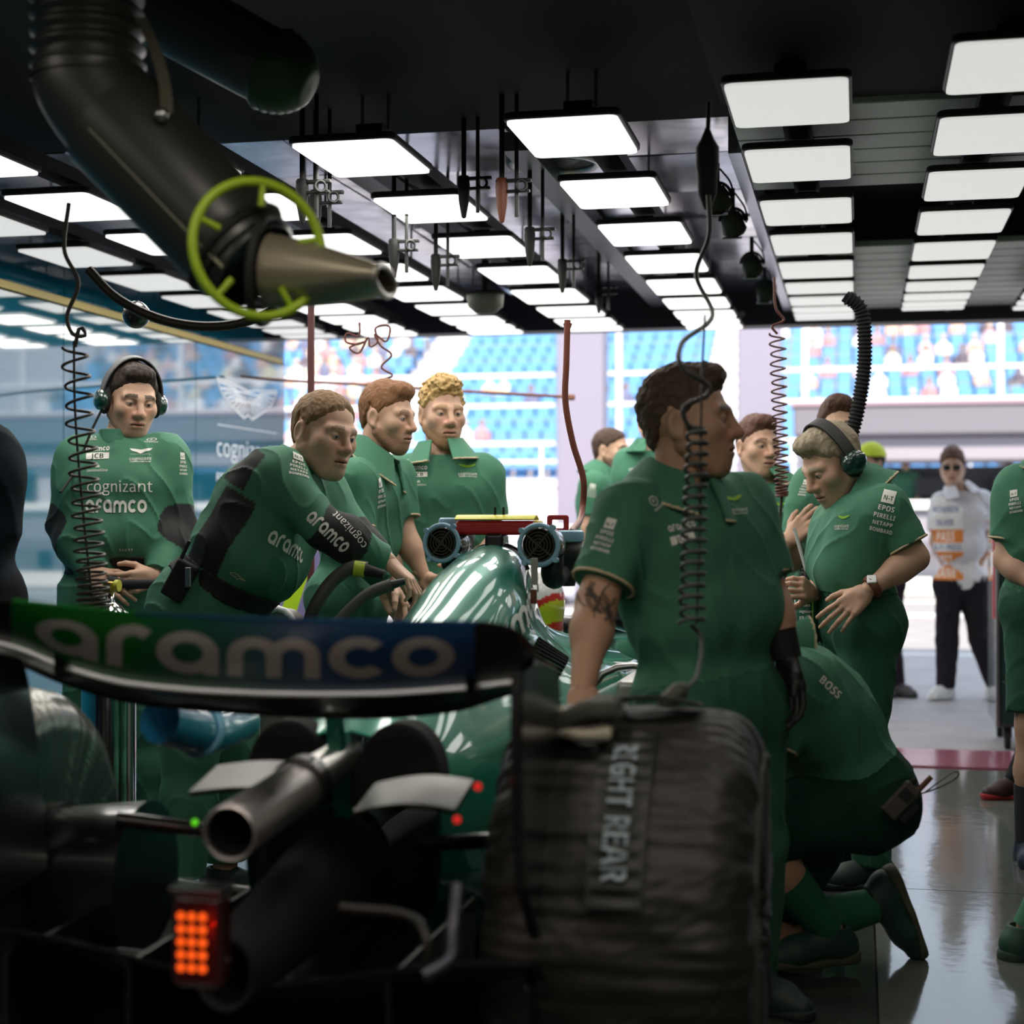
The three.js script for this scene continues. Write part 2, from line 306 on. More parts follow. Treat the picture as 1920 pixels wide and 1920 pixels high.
// the same rows go on overhead and behind the camera
for (const [x, where] of [[-2.2, 'left'], [-0.85, 'middle'], [0.4, 'right']]) for (let k = 0; k < 3; k++) {
  const z = -2.2 + k * 1.5, t = thing('ceiling_light', `white ceiling light overhead, ${ordinal[k]} from the car in the ${where} row`, 'light panel', V3(x, LY, z), 'ceiling lights overhead');
  part('housing', rbox(0.34, 0.03, 0.48, 0.01, 0, 0.026, 0), frameMat, t); part('diffuser', rbox(0.33, 0.008, 0.47, 0.003, 0, 0, 0), new THREE.MeshStandardMaterial({ color: 0xffffff, emissive: new THREE.Color(1, 0.985, 0.95), emissiveIntensity: 0.62 }), t);
  const a = new THREE.RectAreaLight(0xfff4e6, BACKL, 0.31, 0.44); a.position.set(x, LY - 0.012, z); a.lookAt(x, 0, z); scene.add(a);
}

// ------------------------------------------------------------------ outside: pit lane, pit wall stand, grandstand
const concrete = noiseTex(512, (u, v) => { const n = tnoise(u, v, 5) * 26 + tnoise(u, v, 30) * 16 + tnoise(u, v, 120) * 14; return [212 + n, 208 + n, 206 + n]; });
const apron = mat([0.46, 0.44, 0.45], 0.6, 0, { map: concrete });
struct('floor_apron', slab(120, 24, -5, -20.9, -0.004, 0.3), apron, 'pale concrete pit lane outside the garage', 'pit lane');
struct('floor_track', slab(160, 40, -5, -52.9, -0.01, 0.3), mat([0.3, 0.3, 0.31], 0.8, 0, { map: concrete }), 'race track beyond the pit wall', 'track');
for (const [z, w, i] of [[-15.3, 0.12, 0], [-21.8, 0.5, 1], [-25.5, 0.35, 2]]) struct('trim_' + (4 + i), slab(110, w, -5, z, 0.002, 0.006), M.white, ['thin', 'broad', 'far'][i] + ' white line painted along the pit lane', 'lane line');
const pw = struct('wall_pit', box(110, 0.75, 0.4, -5, 0.375, -28.8), mat([0.62, 0.6, 0.64], 0.7), 'low pale concrete pit wall', 'wall');
part('kerb', box(110, 0.28, 0.5, -5, 0.14, -28.4), M.white, pw);
part('coping', box(110, 0.06, 0.46, -5, 0.78, -28.8), mat([0.45, 0.12, 0.16], 0.6), pw);
// pit wall stand at the right
{
  const g = thing('pit_wall_stand', 'long grey pit wall stand with a deep canopy and white counter', 'pit stand', V3(7.5, 0, -29.6));
  const gm = mat([0.15, 0.14, 0.17], 0.55), lm = mat([0.5, 0.48, 0.53], 0.5);
  part('canopy', rbox(17.2, 0.52, 2.0, 0.05, 0, 2.98, 0.5), gm, g); part('lower_canopy', rbox(17.0, 0.42, 1.8, 0.04, 0, 2.5, 0.35), mat([0.27, 0.25, 0.3], 0.5), g);
  part('canopy_edge', box(17.3, 0.07, 2.1, 0, 3.27, 0.5), mat([0.35, 0.25, 0.3], 0.5), g);
  for (const x of [-8.4, -3.55, 0.4, 4, 8.4]) part('post', box(0.32, 2.5, 0.2, x, 1.25, 0.9), lm, g);
  part('counter', rbox(17, 0.16, 0.8, 0.03, 0, 1.52, 1.1), M.white, g); part('front_board', box(17, 0.75, 0.1, 0, 1.05, 1.3), mat([0.25, 0.24, 0.28], 0.5), g);
  part('floor_deck', box(17, 0.2, 2.2, 0, 0.8, 0.6), gm, g); part('back_screen', box(17, 0.9, 0.08, 0, 1.8, -0.8), mat([0.03, 0.03, 0.04], 0.5), g);
  for (let k = 0; k < 12; k++) part('monitor', rbox(0.55, 0.34, 0.05, 0.02, -7.6 + k * 1.38, 1.86, -0.3), M.darkGloss, g);
}
// white columns and boards between lane and stand
const colMat = mat([0.23, 0.215, 0.285], 0.7);
for (const [px, w, d, top, label] of [[1092, 2.2, 31, 7.5, 'wide pale column of the pit wall gantry behind the bearded man'], [1425, 2.0, 31, 7.5, 'wide white column behind the short-haired man in green']]) {
  const p = at(px, 900, d); const c = thing('gantry_column', label, 'column', V3(p.x, 0, p.z)); part('shaft', rbox(w * 0.42, top, 0.6, 0.05, 0, top / 2, 0), colMat, c); part('foot', rbox(w * 0.5, 0.5, 0.8, 0.04, 0, 0.25, 0), colMat, c);
}
{
  const f = thing('debris_fence', 'tall wire debris fence with white posts and rails along the track', 'fence', V3(-5, 0, -31.2));
  const wm = mat([0.75, 0.74, 0.8], 0.5);
  for (let x = -50; x <= 50; x += 3.6) part('post', box(0.1, 5.2, 0.12, x, 2.6, 0), wm, f);
  for (const y of [1.0, 1.9, 2.8, 3.55, 4.15, 5.1]) part('rail', box(102, 0.07, 0.05, 0, y, 0.08), wm, f);
  for (let y = 1.15; y < 5.1; y += 0.3) part('wire', box(102, 0.012, 0.012, 0, y, 0.02), M.grey, f);
}
// pit wall boxes and trolleys seen hazily between the heads
{
  const spots = [[585, 905, 27, 1.5, 1.0], [665, 1000, 26, 1.2, 0.9], [930, 925, 27, 1.4, 0.8], [1030, 925, 27.2, 0.7, 1.0], [985, 1010, 24, 1.6, 0.7], [1110, 1000, 25, 1.0, 0.9]];
  const words = ['left of the curly-haired man', 'behind the leaning man', 'right of the blond man', 'beside the tall hanging hose', 'behind the yellow camera pod', 'behind the bearded man'];
  spots.forEach(([px, py, d, w, h], i) => {
    const p = at(px, py, d), g = thing('equipment_cabinet', 'white equipment cabinet on the pit lane, ' + words[i], 'cabinet', V3(p.x, 0, p.z), 'white pit lane cabinets');
    part('body', rbox(w, h, 0.6, 0.04, 0, h / 2 + 0.12, 0), mat([0.4, 0.38, 0.47], 0.5), g); part('top_board', rbox(w + 0.1, 0.06, 0.7, 0.02, 0, h + 0.15, 0), M.white, g);
    part('stripe', box(w * 0.9, 0.14, 0.01, 0, h * 0.62 + 0.1, 0.305), mat([0.2, 0.2, 0.4], 0.5), g); for (const sx of [-1, 1]) part('wheel', cyl(0.07, 0.07, 0.05, 14).rotateZ(Math.PI / 2).translate(sx * w * 0.4, 0.07, 0.2), M.rubber, g);
  });
}
// grandstand with blue seats
const GS = { z: -46, y: 2.4, n: 15, rise: 0.42, run: 0.82, x0: -28, x1: 20 };
{
  const g = thing('grandstand', 'tall concrete grandstand terrace full of blue seats across the track', 'grandstand', V3(0, 0, GS.z));
  const cm = mat([0.4, 0.39, 0.46], 0.8), W = 60;
  for (let k = 0; k < GS.n; k++) part('terrace', box(W, GS.y + k * GS.rise, GS.run, -4, (GS.y + k * GS.rise) / 2, -(k + 0.5) * GS.run), cm, g);
  part('front_wall', box(W, 2.5, 0.25, -4, 1.25, 0.5), mat([0.6, 0.58, 0.64], 0.7), g); part('front_rail', box(W, 0.07, 0.07, -4, 3.5, 0.4), M.white, g); part('front_rail', box(W, 0.07, 0.07, -4, 3.0, 0.4), M.white, g);
  for (let x = -33; x < 26; x += 2.4) part('rail_post', box(0.07, 1.1, 0.07, x, 3.0, 0.4), M.white, g);
  for (const x of [-14.4, -4.2, 7]) for (let k = 0; k < GS.n; k++) part('aisle_step', box(1.3, 0.2, GS.run * 0.5, x, GS.y + k * GS.rise + 0.1, -(k + 0.3) * GS.run), M.white, g);
}
const seatGeo = join([rbox(0.44, 0.05, 0.4, 0.02, 0, 0.42, 0, 1), rbox(0.44, 0.42, 0.05, 0.02, 0, 0.66, -0.2, 1), box(0.3, 0.4, 0.06, 0, 0.2, -0.1)]);
const seatMat = mat([0.12, 0.31, 0.6], 0.6);
const seatSpots = [], isAisle = (x) => [-14.4, -4.2, 7].some((a) => Math.abs(x - a) < 0.9);
for (let k = 0; k < GS.n; k++) for (let x = GS.x0; x < GS.x1; x += 0.52) if (!isAisle(x)) seatSpots.push([x, GS.y + k * GS.rise, GS.z - (k + 0.55) * GS.run, k]);
const people0 = [];
{
  const inView = seatSpots.filter(([x, y, z]) => { const d = -x * Math.sin(YAW) - z * Math.cos(YAW), px = 960 + (x * Math.cos(YAW) - z * Math.sin(YAW)) * FOCAL / d; return px > 520 && px < 1920; }).filter((s) => s[3] > 1);
  const chosen = new Set(inView.slice(0, 290)), rest = seatSpots.filter((s) => !chosen.has(s));
  for (const s of chosen) { const m = single('stadium_seat', seatGeo, seatMat, 'blue plastic stadium seat in the lower rows of the grandstand', 'seat', 'blue grandstand seats'); m.position.set(s[0], s[1], s[2]); }
  const im = new THREE.InstancedMesh(seatGeo, seatMat, rest.length); im.name = 'stadium_seats'; const mx = new THREE.Matrix4();
  rest.forEach((s, i) => im.setMatrixAt(i, mx.makeTranslation(s[0], s[1], s[2]))); tag(im, 'rows of blue plastic seats filling the rest of the grandstand', 'seats', null, 'stuff'); scene.add(im);
  // spectators: dense at the left and the far right, few in the middle
  const skin = [[0.55, 0.34, 0.24], [0.42, 0.24, 0.16], [0.3, 0.16, 0.1]];
  const shirts = [['white', [0.78, 0.76, 0.8]], ['red', [0.5, 0.26, 0.28]], ['black', [0.12, 0.1, 0.13]], ['orange', [0.66, 0.44, 0.36]], ['yellow', [0.68, 0.64, 0.46]], ['navy', [0.16, 0.17, 0.28]], ['pink', [0.66, 0.44, 0.5]]];
  const torso = join([new THREE.CapsuleGeometry(0.17, 0.3, 3, 8).scale(1.1, 1, 0.75).translate(0, 0.72, 0), new THREE.CapsuleGeometry(0.055, 0.32, 2, 5).rotateX(-0.5).translate(0.22, 0.7, 0.08), new THREE.CapsuleGeometry(0.055, 0.32, 2, 5).rotateX(-0.5).translate(-0.22, 0.7, 0.08)]);
  const headG = join([new THREE.SphereGeometry(0.105, 12, 10).scale(0.9, 1.15, 1).translate(0, 1.16, 0.02), new THREE.CylinderGeometry(0.05, 0.06, 0.14, 8).translate(0, 1.02, 0)]);
  const hairG = new THREE.SphereGeometry(0.112, 12, 8, 0, 7, 0, 1.6).scale(0.95, 1.1, 1.02).translate(0, 1.18, -0.01);
  const legG = join([-1, 1].flatMap((s) => [new THREE.CapsuleGeometry(0.075, 0.34, 2, 6).rotateX(Math.PI / 2).translate(s * 0.1, 0.5, 0.2), new THREE.CapsuleGeometry(0.06, 0.36, 2, 6).translate(s * 0.1, 0.25, 0.4)]));
  const protos = shirts.map(([name, c], i) => {
    const g = new THREE.Group(); part('body', headG, mat(skin[i % 3], 0.6), g); part('shirt', torso, mat(c, 0.8), g); part('trousers', legG, mat(i % 2 ? [0.08, 0.1, 0.2] : [0.35, 0.33, 0.3], 0.8), g); part('hair', hairG, mat(i % 3 ? [0.06, 0.035, 0.02] : [0.62, 0.58, 0.58], 0.8), g);
    g.userData.c = name; return g;
  });
  for (const s of seatSpots) {
    const d = -s[0] * Math.sin(YAW) - s[2] * Math.cos(YAW), px = 960 + (s[0] * Math.cos(YAW) - s[2] * Math.sin(YAW)) * FOCAL / d;
    const dens = px < 500 ? 0 : px < 770 ? 0.62 : px < 1060 ? 0.13 : px < 1500 ? 0.07 : px < 1960 ? 0.34 : s[0] > 8 ? 0.4 : 0;
    if (s[3] < 2 || s[3] > 13 || rnd() > dens) continue;
    const k = Math.floor(Math.pow(rnd(), 1.6) * 7), o = protos[k].clone(); o.name = numbered('person_spectator'); scene.add(o); o.position.set(s[0] + rr(-0.05, 0.05), s[1] + 0.02, s[2] + 0.02); o.rotation.y = rr(-0.5, 0.5); o.scale.setScalar(0.9);
    o.userData = {}; tag(o, `spectator in ${protos[k].userData.c} top seated in the grandstand`, 'person', 'spectators in the grandstand');
  }
}

// ------------------------------------------------------------------ the racing car
const CX = -1.03;                                  // centre line of the car
const onAxis = (d, y) => { const z = -(d + CX * Math.sin(YAW)) / Math.cos(YAW); return V3(CX, y, z); };
const paint = new THREE.MeshPhysicalMaterial({ color: lin(0.008, 0.25, 0.165), roughness: 0.32, metalness: 0.35, clearcoat: 1, clearcoatRoughness: 0.03 });
const carbon = gloss([0.006, 0.006, 0.006], 0.4, { clearcoatRoughness: 0.15 }), carbonDull = mat([0.0025, 0.0025, 0.0025], 0.9);
// closed thin shell over a grid of points
function shell(fn, nu, nv, th) {
  const P = [], N = [], I = [], U = [], S = V3(), e = 1e-3;
  for (const s of [0, 1]) for (let j = 0; j <= nv; j++) for (let i = 0; i <= nu; i++) {
    const u = i / nu, v = j / nv, p = fn(u, v), a = fn(Math.min(u + e, 1), v).sub(fn(Math.max(u - e, 0), v)), b = fn(u, Math.min(v + e, 1)).sub(fn(u, Math.max(v - e, 0))), n = S.crossVectors(a, b).normalize().clone();
    if (s) { p.addScaledVector(n, -th); n.negate(); } P.push(p.x, p.y, p.z); N.push(n.x, n.y, n.z); U.push(u, v);
  }
  const W = nu + 1, H = W * (nv + 1);
  for (let j = 0; j < nv; j++) for (let i = 0; i < nu; i++) { const a = j * W + i, b = a + 1, c = a + W, d = c + 1; I.push(a, b, d, a, d, c, H + a, H + d, H + b, H + a, H + c, H + d); }
  const edge = (a, b) => I.push(a, H + a, b, b, H + a, H + b);
  for (let i = 0; i < nu; i++) { edge(i, i + 1); edge(nv * W + i + 1, nv * W + i); } for (let j = 0; j < nv; j++) { edge((j + 1) * W, j * W); edge(j * W + nu, (j + 1) * W + nu); }
  const g = new THREE.BufferGeometry(); g.setAttribute('position', new THREE.Float32BufferAttribute(P, 3)); g.setAttribute('normal', new THREE.Float32BufferAttribute(N, 3)); g.setAttribute('uv', new THREE.Float32BufferAttribute(U, 2)); g.setIndex(I); return g;
}
const lerpTab = (tab, x) => { let i = 0; while (i < tab.length - 2 && x > tab[i + 1][0]) i++; const a = tab[i], b = tab[i + 1], p = tab[Math.max(i - 1, 0)], q = tab[Math.min(i + 2, tab.length - 1)], t = clamp((x - a[0]) / (b[0] - a[0]), 0, 1), out = []; for (let k = 1; k < a.length; k++) { const m0 = (b[k] - p[k]) / ((b[0] - p[0]) || 1) * (b[0] - a[0]), m1 = (q[k] - a[k]) / ((q[0] - a[0]) || 1) * (b[0] - a[0]), t2 = t * t, t3 = t2 * t; out.push((2 * t3 - 3 * t2 + 1) * a[k] + (t3 - 2 * t2 + t) * m0 + (-2 * t3 + 3 * t2) * b[k] + (t3 - t2) * m1); } return out; };
const car = thing('race_car', 'green single-seat racing car seen from behind on garage stands', 'car', V3(0, 0, 0));
// bodywork behind the cockpit: cross-sections from the ridge down to the flank (z, then x y pairs)
const secs = [
  [-5.25, 0, 0.84, 0.10, 0.838, 0.17, 0.83, 0.22, 0.81, 0.28, 0.78, 0.38, 0.72, 0.42, 0.52, 0.4, 0.3],
  [-4.78, 0, 0.95, 0.06, 0.94, 0.1, 0.91, 0.13, 0.87, 0.22, 0.81, 0.36, 0.76, 0.42, 0.54, 0.4, 0.3],
  [-4.58, 0, 1.14, 0.07, 1.115, 0.1, 1.03, 0.115, 0.93, 0.2, 0.84, 0.35, 0.78, 0.42, 0.54, 0.38, 0.3],
  [-4.25, 0, 1.125, 0.085, 1.09, 0.135, 1.01, 0.165, 0.91, 0.25, 0.84, 0.34, 0.74, 0.38, 0.52, 0.36, 0.3],
  [-3.85, 0, 1.02, 0.07, 0.99, 0.125, 0.92, 0.18, 0.83, 0.25, 0.75, 0.31, 0.64, 0.34, 0.48, 0.32, 0.3],
  [-3.45, 0, 0.92, 0.06, 0.895, 0.12, 0.84, 0.18, 0.77, 0.235, 0.69, 0.27, 0.58, 0.28, 0.45, 0.24, 0.32],
  [-3.12, 0, 0.8, 0.06, 0.79, 0.12, 0.765, 0.175, 0.72, 0.205, 0.66, 0.21, 0.56, 0.2, 0.46, 0.16, 0.36],
];
secs.sort((a, b) => a[0] - b[0]);
const coverAt = (u, v) => { const z = mixn(-5.25, -3.12, u), s = lerpTab(secs, z), t = v * 16 - 8, sg = t < 0 ? -1 : 1, a = Math.abs(t), i = Math.min(Math.floor(a), 7), f = a - i, X = (k) => s[clamp(k, 0, 7) * 2], Y = (k) => s[clamp(k, 0, 7) * 2 + 1], cr = (g) => { const p0 = g(i ? i - 1 : 1) * (i === 0 && g === X ? -1 : 1), p1 = g(i), p2 = g(i + 1), p3 = g(i + 2); return 0.5 * (2 * p1 + (p2 - p0) * f + (2 * p0 - 5 * p1 + 4 * p2 - p3) * f * f + (3 * p1 - p0 - 3 * p2 + p3) * f * f * f); }; return V3(CX + sg * cr(X), cr(Y), z); };
part('engine_cover', shell((u, v) => coverAt(u, v * 0.874 + 0.063), 60, 96, 0.01), paint, car, 'glossy green engine cover and sidepods');
// lettering on the flank of the engine cover
{
  const tex = canvasTex(1024, 256, (x) => { x.clearRect(0, 0, 1024, 256); geoWord(x, 'aramco', 10, 236, 200, 50, '#e6e6e0', 0.74); });
  const p = part('print', shell((u, v) => { const q = coverAt(mixn(0.78, 0.30, u), mixn(0.672, 0.622, v)); q.x += 0.004; q.y += 0.002; return q; }, 40, 10, 0.001), new THREE.MeshStandardMaterial({ map: tex, transparent: true, roughness: 0.3 }), car, 'white lettering on the flank');
  p.castShadow = false;
}
for (let k = 0; k < 11; k++) { const a = coverAt(0.42 + k * 0.016, 0.755), b = coverAt(0.45 + k * 0.016, 0.70); a.y += 0.004; b.y += 0.004; part('louvre', rod(a, b, 0.0055, 0.0055, 6), carbonDull, car); }
// cockpit, nose, floor, front suspension: mostly behind the crew
part('cockpit_rim', tube([V3(CX - 0.2, 0.93, -5.2), V3(CX - 0.3, 0.86, -5.6), V3(CX - 0.27, 0.82, -6.1), V3(CX, 0.8, -6.35), V3(CX + 0.27, 0.82, -6.1), V3(CX + 0.3, 0.86, -5.6), V3(CX + 0.2, 0.93, -5.2)], 0.045, 48, 10), carbon, car);
part('monocoque', shell((u, v) => { const z = mixn(-5.2, -7.5, u), w = mixn(0.36, 0.12, sst(0.1, 1, u)), h = mixn(0.4, 0.18, u), a = v * Math.PI * 2; return V3(CX + Math.cos(a) * w, mixn(0.5, 0.42, u) + Math.sin(a) * h * 0.72, z); }, 30, 32, 0.01), paint, car);
part('halo', tube([V3(CX - 0.3, 0.98, -5.1), V3(CX - 0.33, 1.06, -5.5), V3(CX - 0.2, 1.1, -6.0), V3(CX, 1.1, -6.25), V3(CX + 0.2, 1.1, -6.0), V3(CX + 0.33, 1.06, -5.5), V3(CX + 0.3, 0.98, -5.1)], 0.032, 48, 12), carbon, car, 'black halo bar');
part('halo_stem', rod(V3(CX, 1.1, -6.25), V3(CX, 0.76, -6.4), 0.022, 0.03), carbon, car);
part('underfloor', shell((u, v) => V3(CX + mixn(-0.5, 0.5, u) * mixn(1, 0.85, sst(0.75, 1, v)), 0.2 + 0.02 * Math.cos(u * 6), mixn(-6.9, -2.9, v)), 12, 12, 0.03), carbonDull, car);
part('front_wing', rbox(1.9, 0.05, 0.45, 0.02, CX, 0.22, -7.6), paint, car);
for (const s of [-1, 1]) {
  part('mirror', rbox(0.2, 0.07, 0.1, 0.03, CX + s * 0.52, 0.95, -5.75), carbon, car); part('mirror_stalk', rod(V3(CX + s * 0.46, 0.93, -5.75), V3(CX + s * 0.32, 0.84, -5.7), 0.008), carbon, car);
  const w = part('front_wheel', lathe([[0.12, -0.14], [0.33, -0.14], [0.36, -0.1], [0.36, 0.1], [0.33, 0.14], [0.12, 0.14]], 36).rotateZ(Math.PI / 2).translate(CX + s * 0.78, 0.37, -6.45), M.rubber, car); part('rim', cyl(0.2, 0.2, 0.26, 24).rotateZ(Math.PI / 2).translate(CX + s * 0.78, 0.37, -6.45), M.dark, w);
  for (const y of [0.32, 0.5]) part('suspension_arm', rod(V3(CX + s * 0.62, y, -6.45), V3(CX + s * 0.25, y + 0.06, -6.2), 0.014), carbon, car);
  for (const [y, z] of [[0.62, -3.0], [0.42, -3.3], [0.36, -2.95]]) part('rear_suspension_arm', rod(V3(CX + s * 0.16, y - 0.05, z - 0.12), V3(CX + s * 0.44, y, z), 0.016), carbon, car);
}
// camera pod on the roll hoop
{
  const p = onAxis(4.66, 1.205), pod = part('camera_pod', rbox(0.235, 0.042, 0.075, 0.012, p.x, p.y, p.z), M.red, car, 'red and yellow camera pod'); part('top_shell', shell((u, v) => V3(p.x + mixn(-0.118, 0.118, u), p.y + 0.022 + 0.012 * Math.sin(v * Math.PI), p.z + mixn(-0.036, 0.036, v)), 8, 6, 0.004), mat([0.75, 0.72, 0.05], 0.4), pod); part('end_cap', rbox(0.02, 0.044, 0.072, 0.008, p.x + 0.122, p.y, p.z), mat([0.8, 0.62, 0.08], 0.4), pod);
  for (const x of [-0.005, 0.02]) part('antenna', rod(V3(p.x + x, p.y + 0.03, p.z), V3(p.x + x, p.y + 0.06, p.z), 0.004), M.dark, pod);
  part('pod_mast', rbox(0.055, 0.12, 0.09, 0.012, p.x, p.y - 0.075, p.z), carbon, car); part('roll_hoop', tube([V3(p.x - 0.085, 1.08, p.z), V3(p.x - 0.065, 1.13, p.z), V3(p.x, 1.15, p.z), V3(p.x + 0.065, 1.13, p.z), V3(p.x + 0.085, 1.08, p.z)], 0.014, 24, 8), carbon, car);
}
// rear wing: columns across the span (px, top edge, joint line, lower edge), standing about 2.6 m away
const wcol = [[-70, 1128, 1188, 1215], [30, 1134, 1208, 1246], [120, 1143, 1243, 1284], [240, 1153, 1274, 1318], [460, 1164, 1292, 1340], [700, 1171, 1294, 1348], [860, 1173, 1284, 1334], [930, 1178, 1276, 1312], [975, 1196, 1270, 1298], [1000, 1228, 1264, 1286]];
const wz = (px, z) => -z / (Math.cos(YAW) + Math.sin(YAW) * (px - 960) / FOCAL);
const wpt = (px, py, z) => at(px, py, wz(px, z));
const flapAt = (u, v) => { const px = mixn(-70, 1000, u), c = lerpTab(wcol, px); return wpt(px, mixn(c[1], c[0], v) , mixn(-2.72, -2.53, v) + 0.03 * Math.sin(v * Math.PI)); };
const wingTex = canvasTex(2048, 320, (x, w, h) => {
  const g = x.createLinearGradient(0, 0, w, 0); g.addColorStop(0, '#063a1c'); g.addColorStop(0.07, '#0d9029'); g.addColorStop(0.32, '#0d9029'); g.addColorStop(0.62, '#1b5f96'); g.addColorStop(1, '#1d5a9a'); x.fillStyle = g; x.fillRect(0, 0, w, h);
  x.fillStyle = 'rgba(30,70,150,0.55)'; for (let k = 0; k < 16; k++) x.fillRect(w * (0.3 + 0.01 * (k % 3)), k * 20, w * 0.3, 7);
  x.fillStyle = '#070908'; x.fillRect(0, 0, w * 0.085, h); x.fillRect(w * 0.897, 0, w, h);
  geoWord(x, 'aramco', 2048 * 0.128, 262, 200, 50, '#e2e5dc', 1.119);
});
const rw = part('rear_wing', shell(flapAt, 72, 14, 0.012), new THREE.MeshPhysicalMaterial({ map: wingTex, roughness: 0.45, clearcoat: 0.5, clearcoatRoughness: 0.2 }), car, 'rear wing flap fading from green to blue with grey lettering');
part('joint_strip', shell((u, v) => { const px = mixn(-70, 1000, u), c = lerpTab(wcol, px); return wpt(px, c[1] + mixn(9, 2, v), mixn(-2.715, -2.735, v)); }, 60, 3, 0.004), mat([0.7, 0.69, 0.64], 0.5), rw, 'pale strip between the wing elements');
part('main_plane', shell((u, v) => { const px = mixn(-70, 1000, u), c = lerpTab(wcol, px), a = v * Math.PI * 0.5; return wpt(px, mixn(c[2], c[1] + 10, Math.sin(a)), mixn(-2.98, -2.76, 1 - Math.cos(a) * 1)); }, 60, 12, 0.014), carbon, rw, 'black lower wing element');
for (const px of [886, 120]) { const c = lerpTab(wcol, px), q = wpt(px, c[1] + 3, -2.72); part('slot_bracket', rbox(0.012, 0.05, 0.06, 0.004, q.x, q.y, q.z), carbonDull, rw); }
for (const px of [1000, -70]) { // endplates
  const s = new THREE.Shape(); s.moveTo(0.05, 0.975); s.quadraticCurveTo(0.08, 0.8, 0.02, 0.62); s.lineTo(-0.1, 0.5); s.lineTo(-0.36, 0.52); s.quadraticCurveTo(-0.32, 0.86, -0.26, 0.95); s.quadraticCurveTo(-0.1, 0.99, 0.05, 0.975);
  const x0 = wpt(px, 1260, -2.65).x; part('endplate', new THREE.ExtrudeGeometry(s, { depth: 0.012, bevelEnabled: true, bevelSize: 0.004, bevelThickness: 0.004, bevelSegments: 1 }).rotateY(-Math.PI / 2).translate(x0, 0, -2.6), carbon, rw);
}
part('pylon', shell((u, v) => V3(CX + 0.012 + mixn(-0.014, 0.014, u), mixn(0.62, 0.95, v), -2.98 - 0.1 * (1 - v)), 3, 8, 0.06), paint, rw);
// twin black cooling exits joined by a saddle
{
  const s = new THREE.Shape(); s.moveTo(-0.19, 0.0); s.bezierCurveTo(-0.2, 0.15, -0.07, 0.16, -0.045, 0.075); s.quadraticCurveTo(-0.02, 0.035, 0.0, 0.035); s.quadraticCurveTo(0.03, 0.035, 0.055, 0.075); s.bezierCurveTo(0.09, 0.16, 0.21, 0.15, 0.205, 0.0); s.quadraticCurveTo(0.1, -0.05, 0, -0.02); s.quadraticCurveTo(-0.1, -0.045, -0.19, 0.0);
  const q = at(618, 1492, 3.16); part('cooling_exit', new THREE.ExtrudeGeometry(s, { depth: 0.07, bevelEnabled: true, bevelSize: 0.008, bevelThickness: 0.008, bevelSegments: 2, curveSegments: 20 }).translate(CX + 0.0, q.y, q.z - 0.16), carbonDull, car, 'pair of black rounded cooling exits');
}
// exhaust
{
  const a = onAxis(2.68, 0.70), b = onAxis(3.02, 0.725), c = onAxis(3.3, 0.745), e = part('exhaust_pipe', turned(lathe([[0.043, 0.16], [0.043, 0], [0.046, -0.002], [0.048, 0.004], [0.047, a.distanceTo(b)], [0.0, a.distanceTo(b)]], 40), b.clone().sub(a), a), mat([0.95, 0.88, 0.85], 0.42, 1), car, 'polished steel exhaust pipe');
  part('inner_pipe', rod(b, c, 0.041, 0.036, 32), mat([0.8, 0.77, 0.72], 0.34, 1), e); part('collar', rod(b.clone().lerp(a, 0.04), b.clone().lerp(c, 0.1), 0.054, 0.054, 32), carbon, e); part('inner_sleeve', turned(lathe([[0, 0.17], [0.0415, 0.17], [0.0415, 0.012], [0.0428, 0.012], [0.0428, 0.18], [0, 0.18]], 32), b.clone().sub(a), a), M.black, e);
  part('crash_structure', shell((u, v) => { const z = mixn(-3.15, -2.5, u), r = mixn(0.11, 0.055, u), q = v * Math.PI * 2; return V3(CX + Math.cos(q) * r * 0.8, mixn(0.52, 0.47, u) + Math.sin(q) * r, z); }, 16, 28, 0.01), carbonDull, car);
}
// beam wing plates
for (const [a, b, y0] of [[at(365, 1476, 3.08), at(600, 1482, 3.02), 0], [at(672, 1512, 2.95), at(858, 1508, 2.85), 0]]) part('beam_wing', shell((u, v) => { const p = a.clone().lerp(b, u); p.z += mixn(-0.12, 0.02, v); p.y += 0.012 * Math.sin(u * Math.PI) - 0.03 * v + 0.016; return p; }, 14, 6, 0.01), mat([0.07, 0.068, 0.05], 0.35, 0.5), car);
// diffuser: dark fins and side skirts below
part('diffuser', shell((u, v) => V3(CX + mixn(-0.5, 0.5, u), 0.25 + 0.2 * v * v + 0.03 * Math.cos(u * Math.PI * 2), mixn(-3.3, -2.62, v)), 20, 10, 0.012), carbon, car);
for (const x of [-0.48, -0.24, 0.24, 0.48]) part('diffuser_fin', rbox(0.012, 0.24, 0.62, 0.004, CX + x, 0.32, -2.95), carbon, car);
{ const a = at(640, 1700, 2.6), b = at(770, 1718, 2.55), c = at(800, 1760, 2.5), d = at(800, 1830, 2.5); part('floor_stay', tube([a, b, c, d], 0.008, 24, 8), mat([0.04, 0.04, 0.035], 0.4, 0.6), car); part('skirt_edge', tube([at(858, 1660, 2.6), at(850, 1740, 2.55), at(842, 1800, 2.5), at(795, 1830, 2.48)], 0.012, 24, 8), mat([0.05, 0.05, 0.07], 0.35, 0.6), car); }
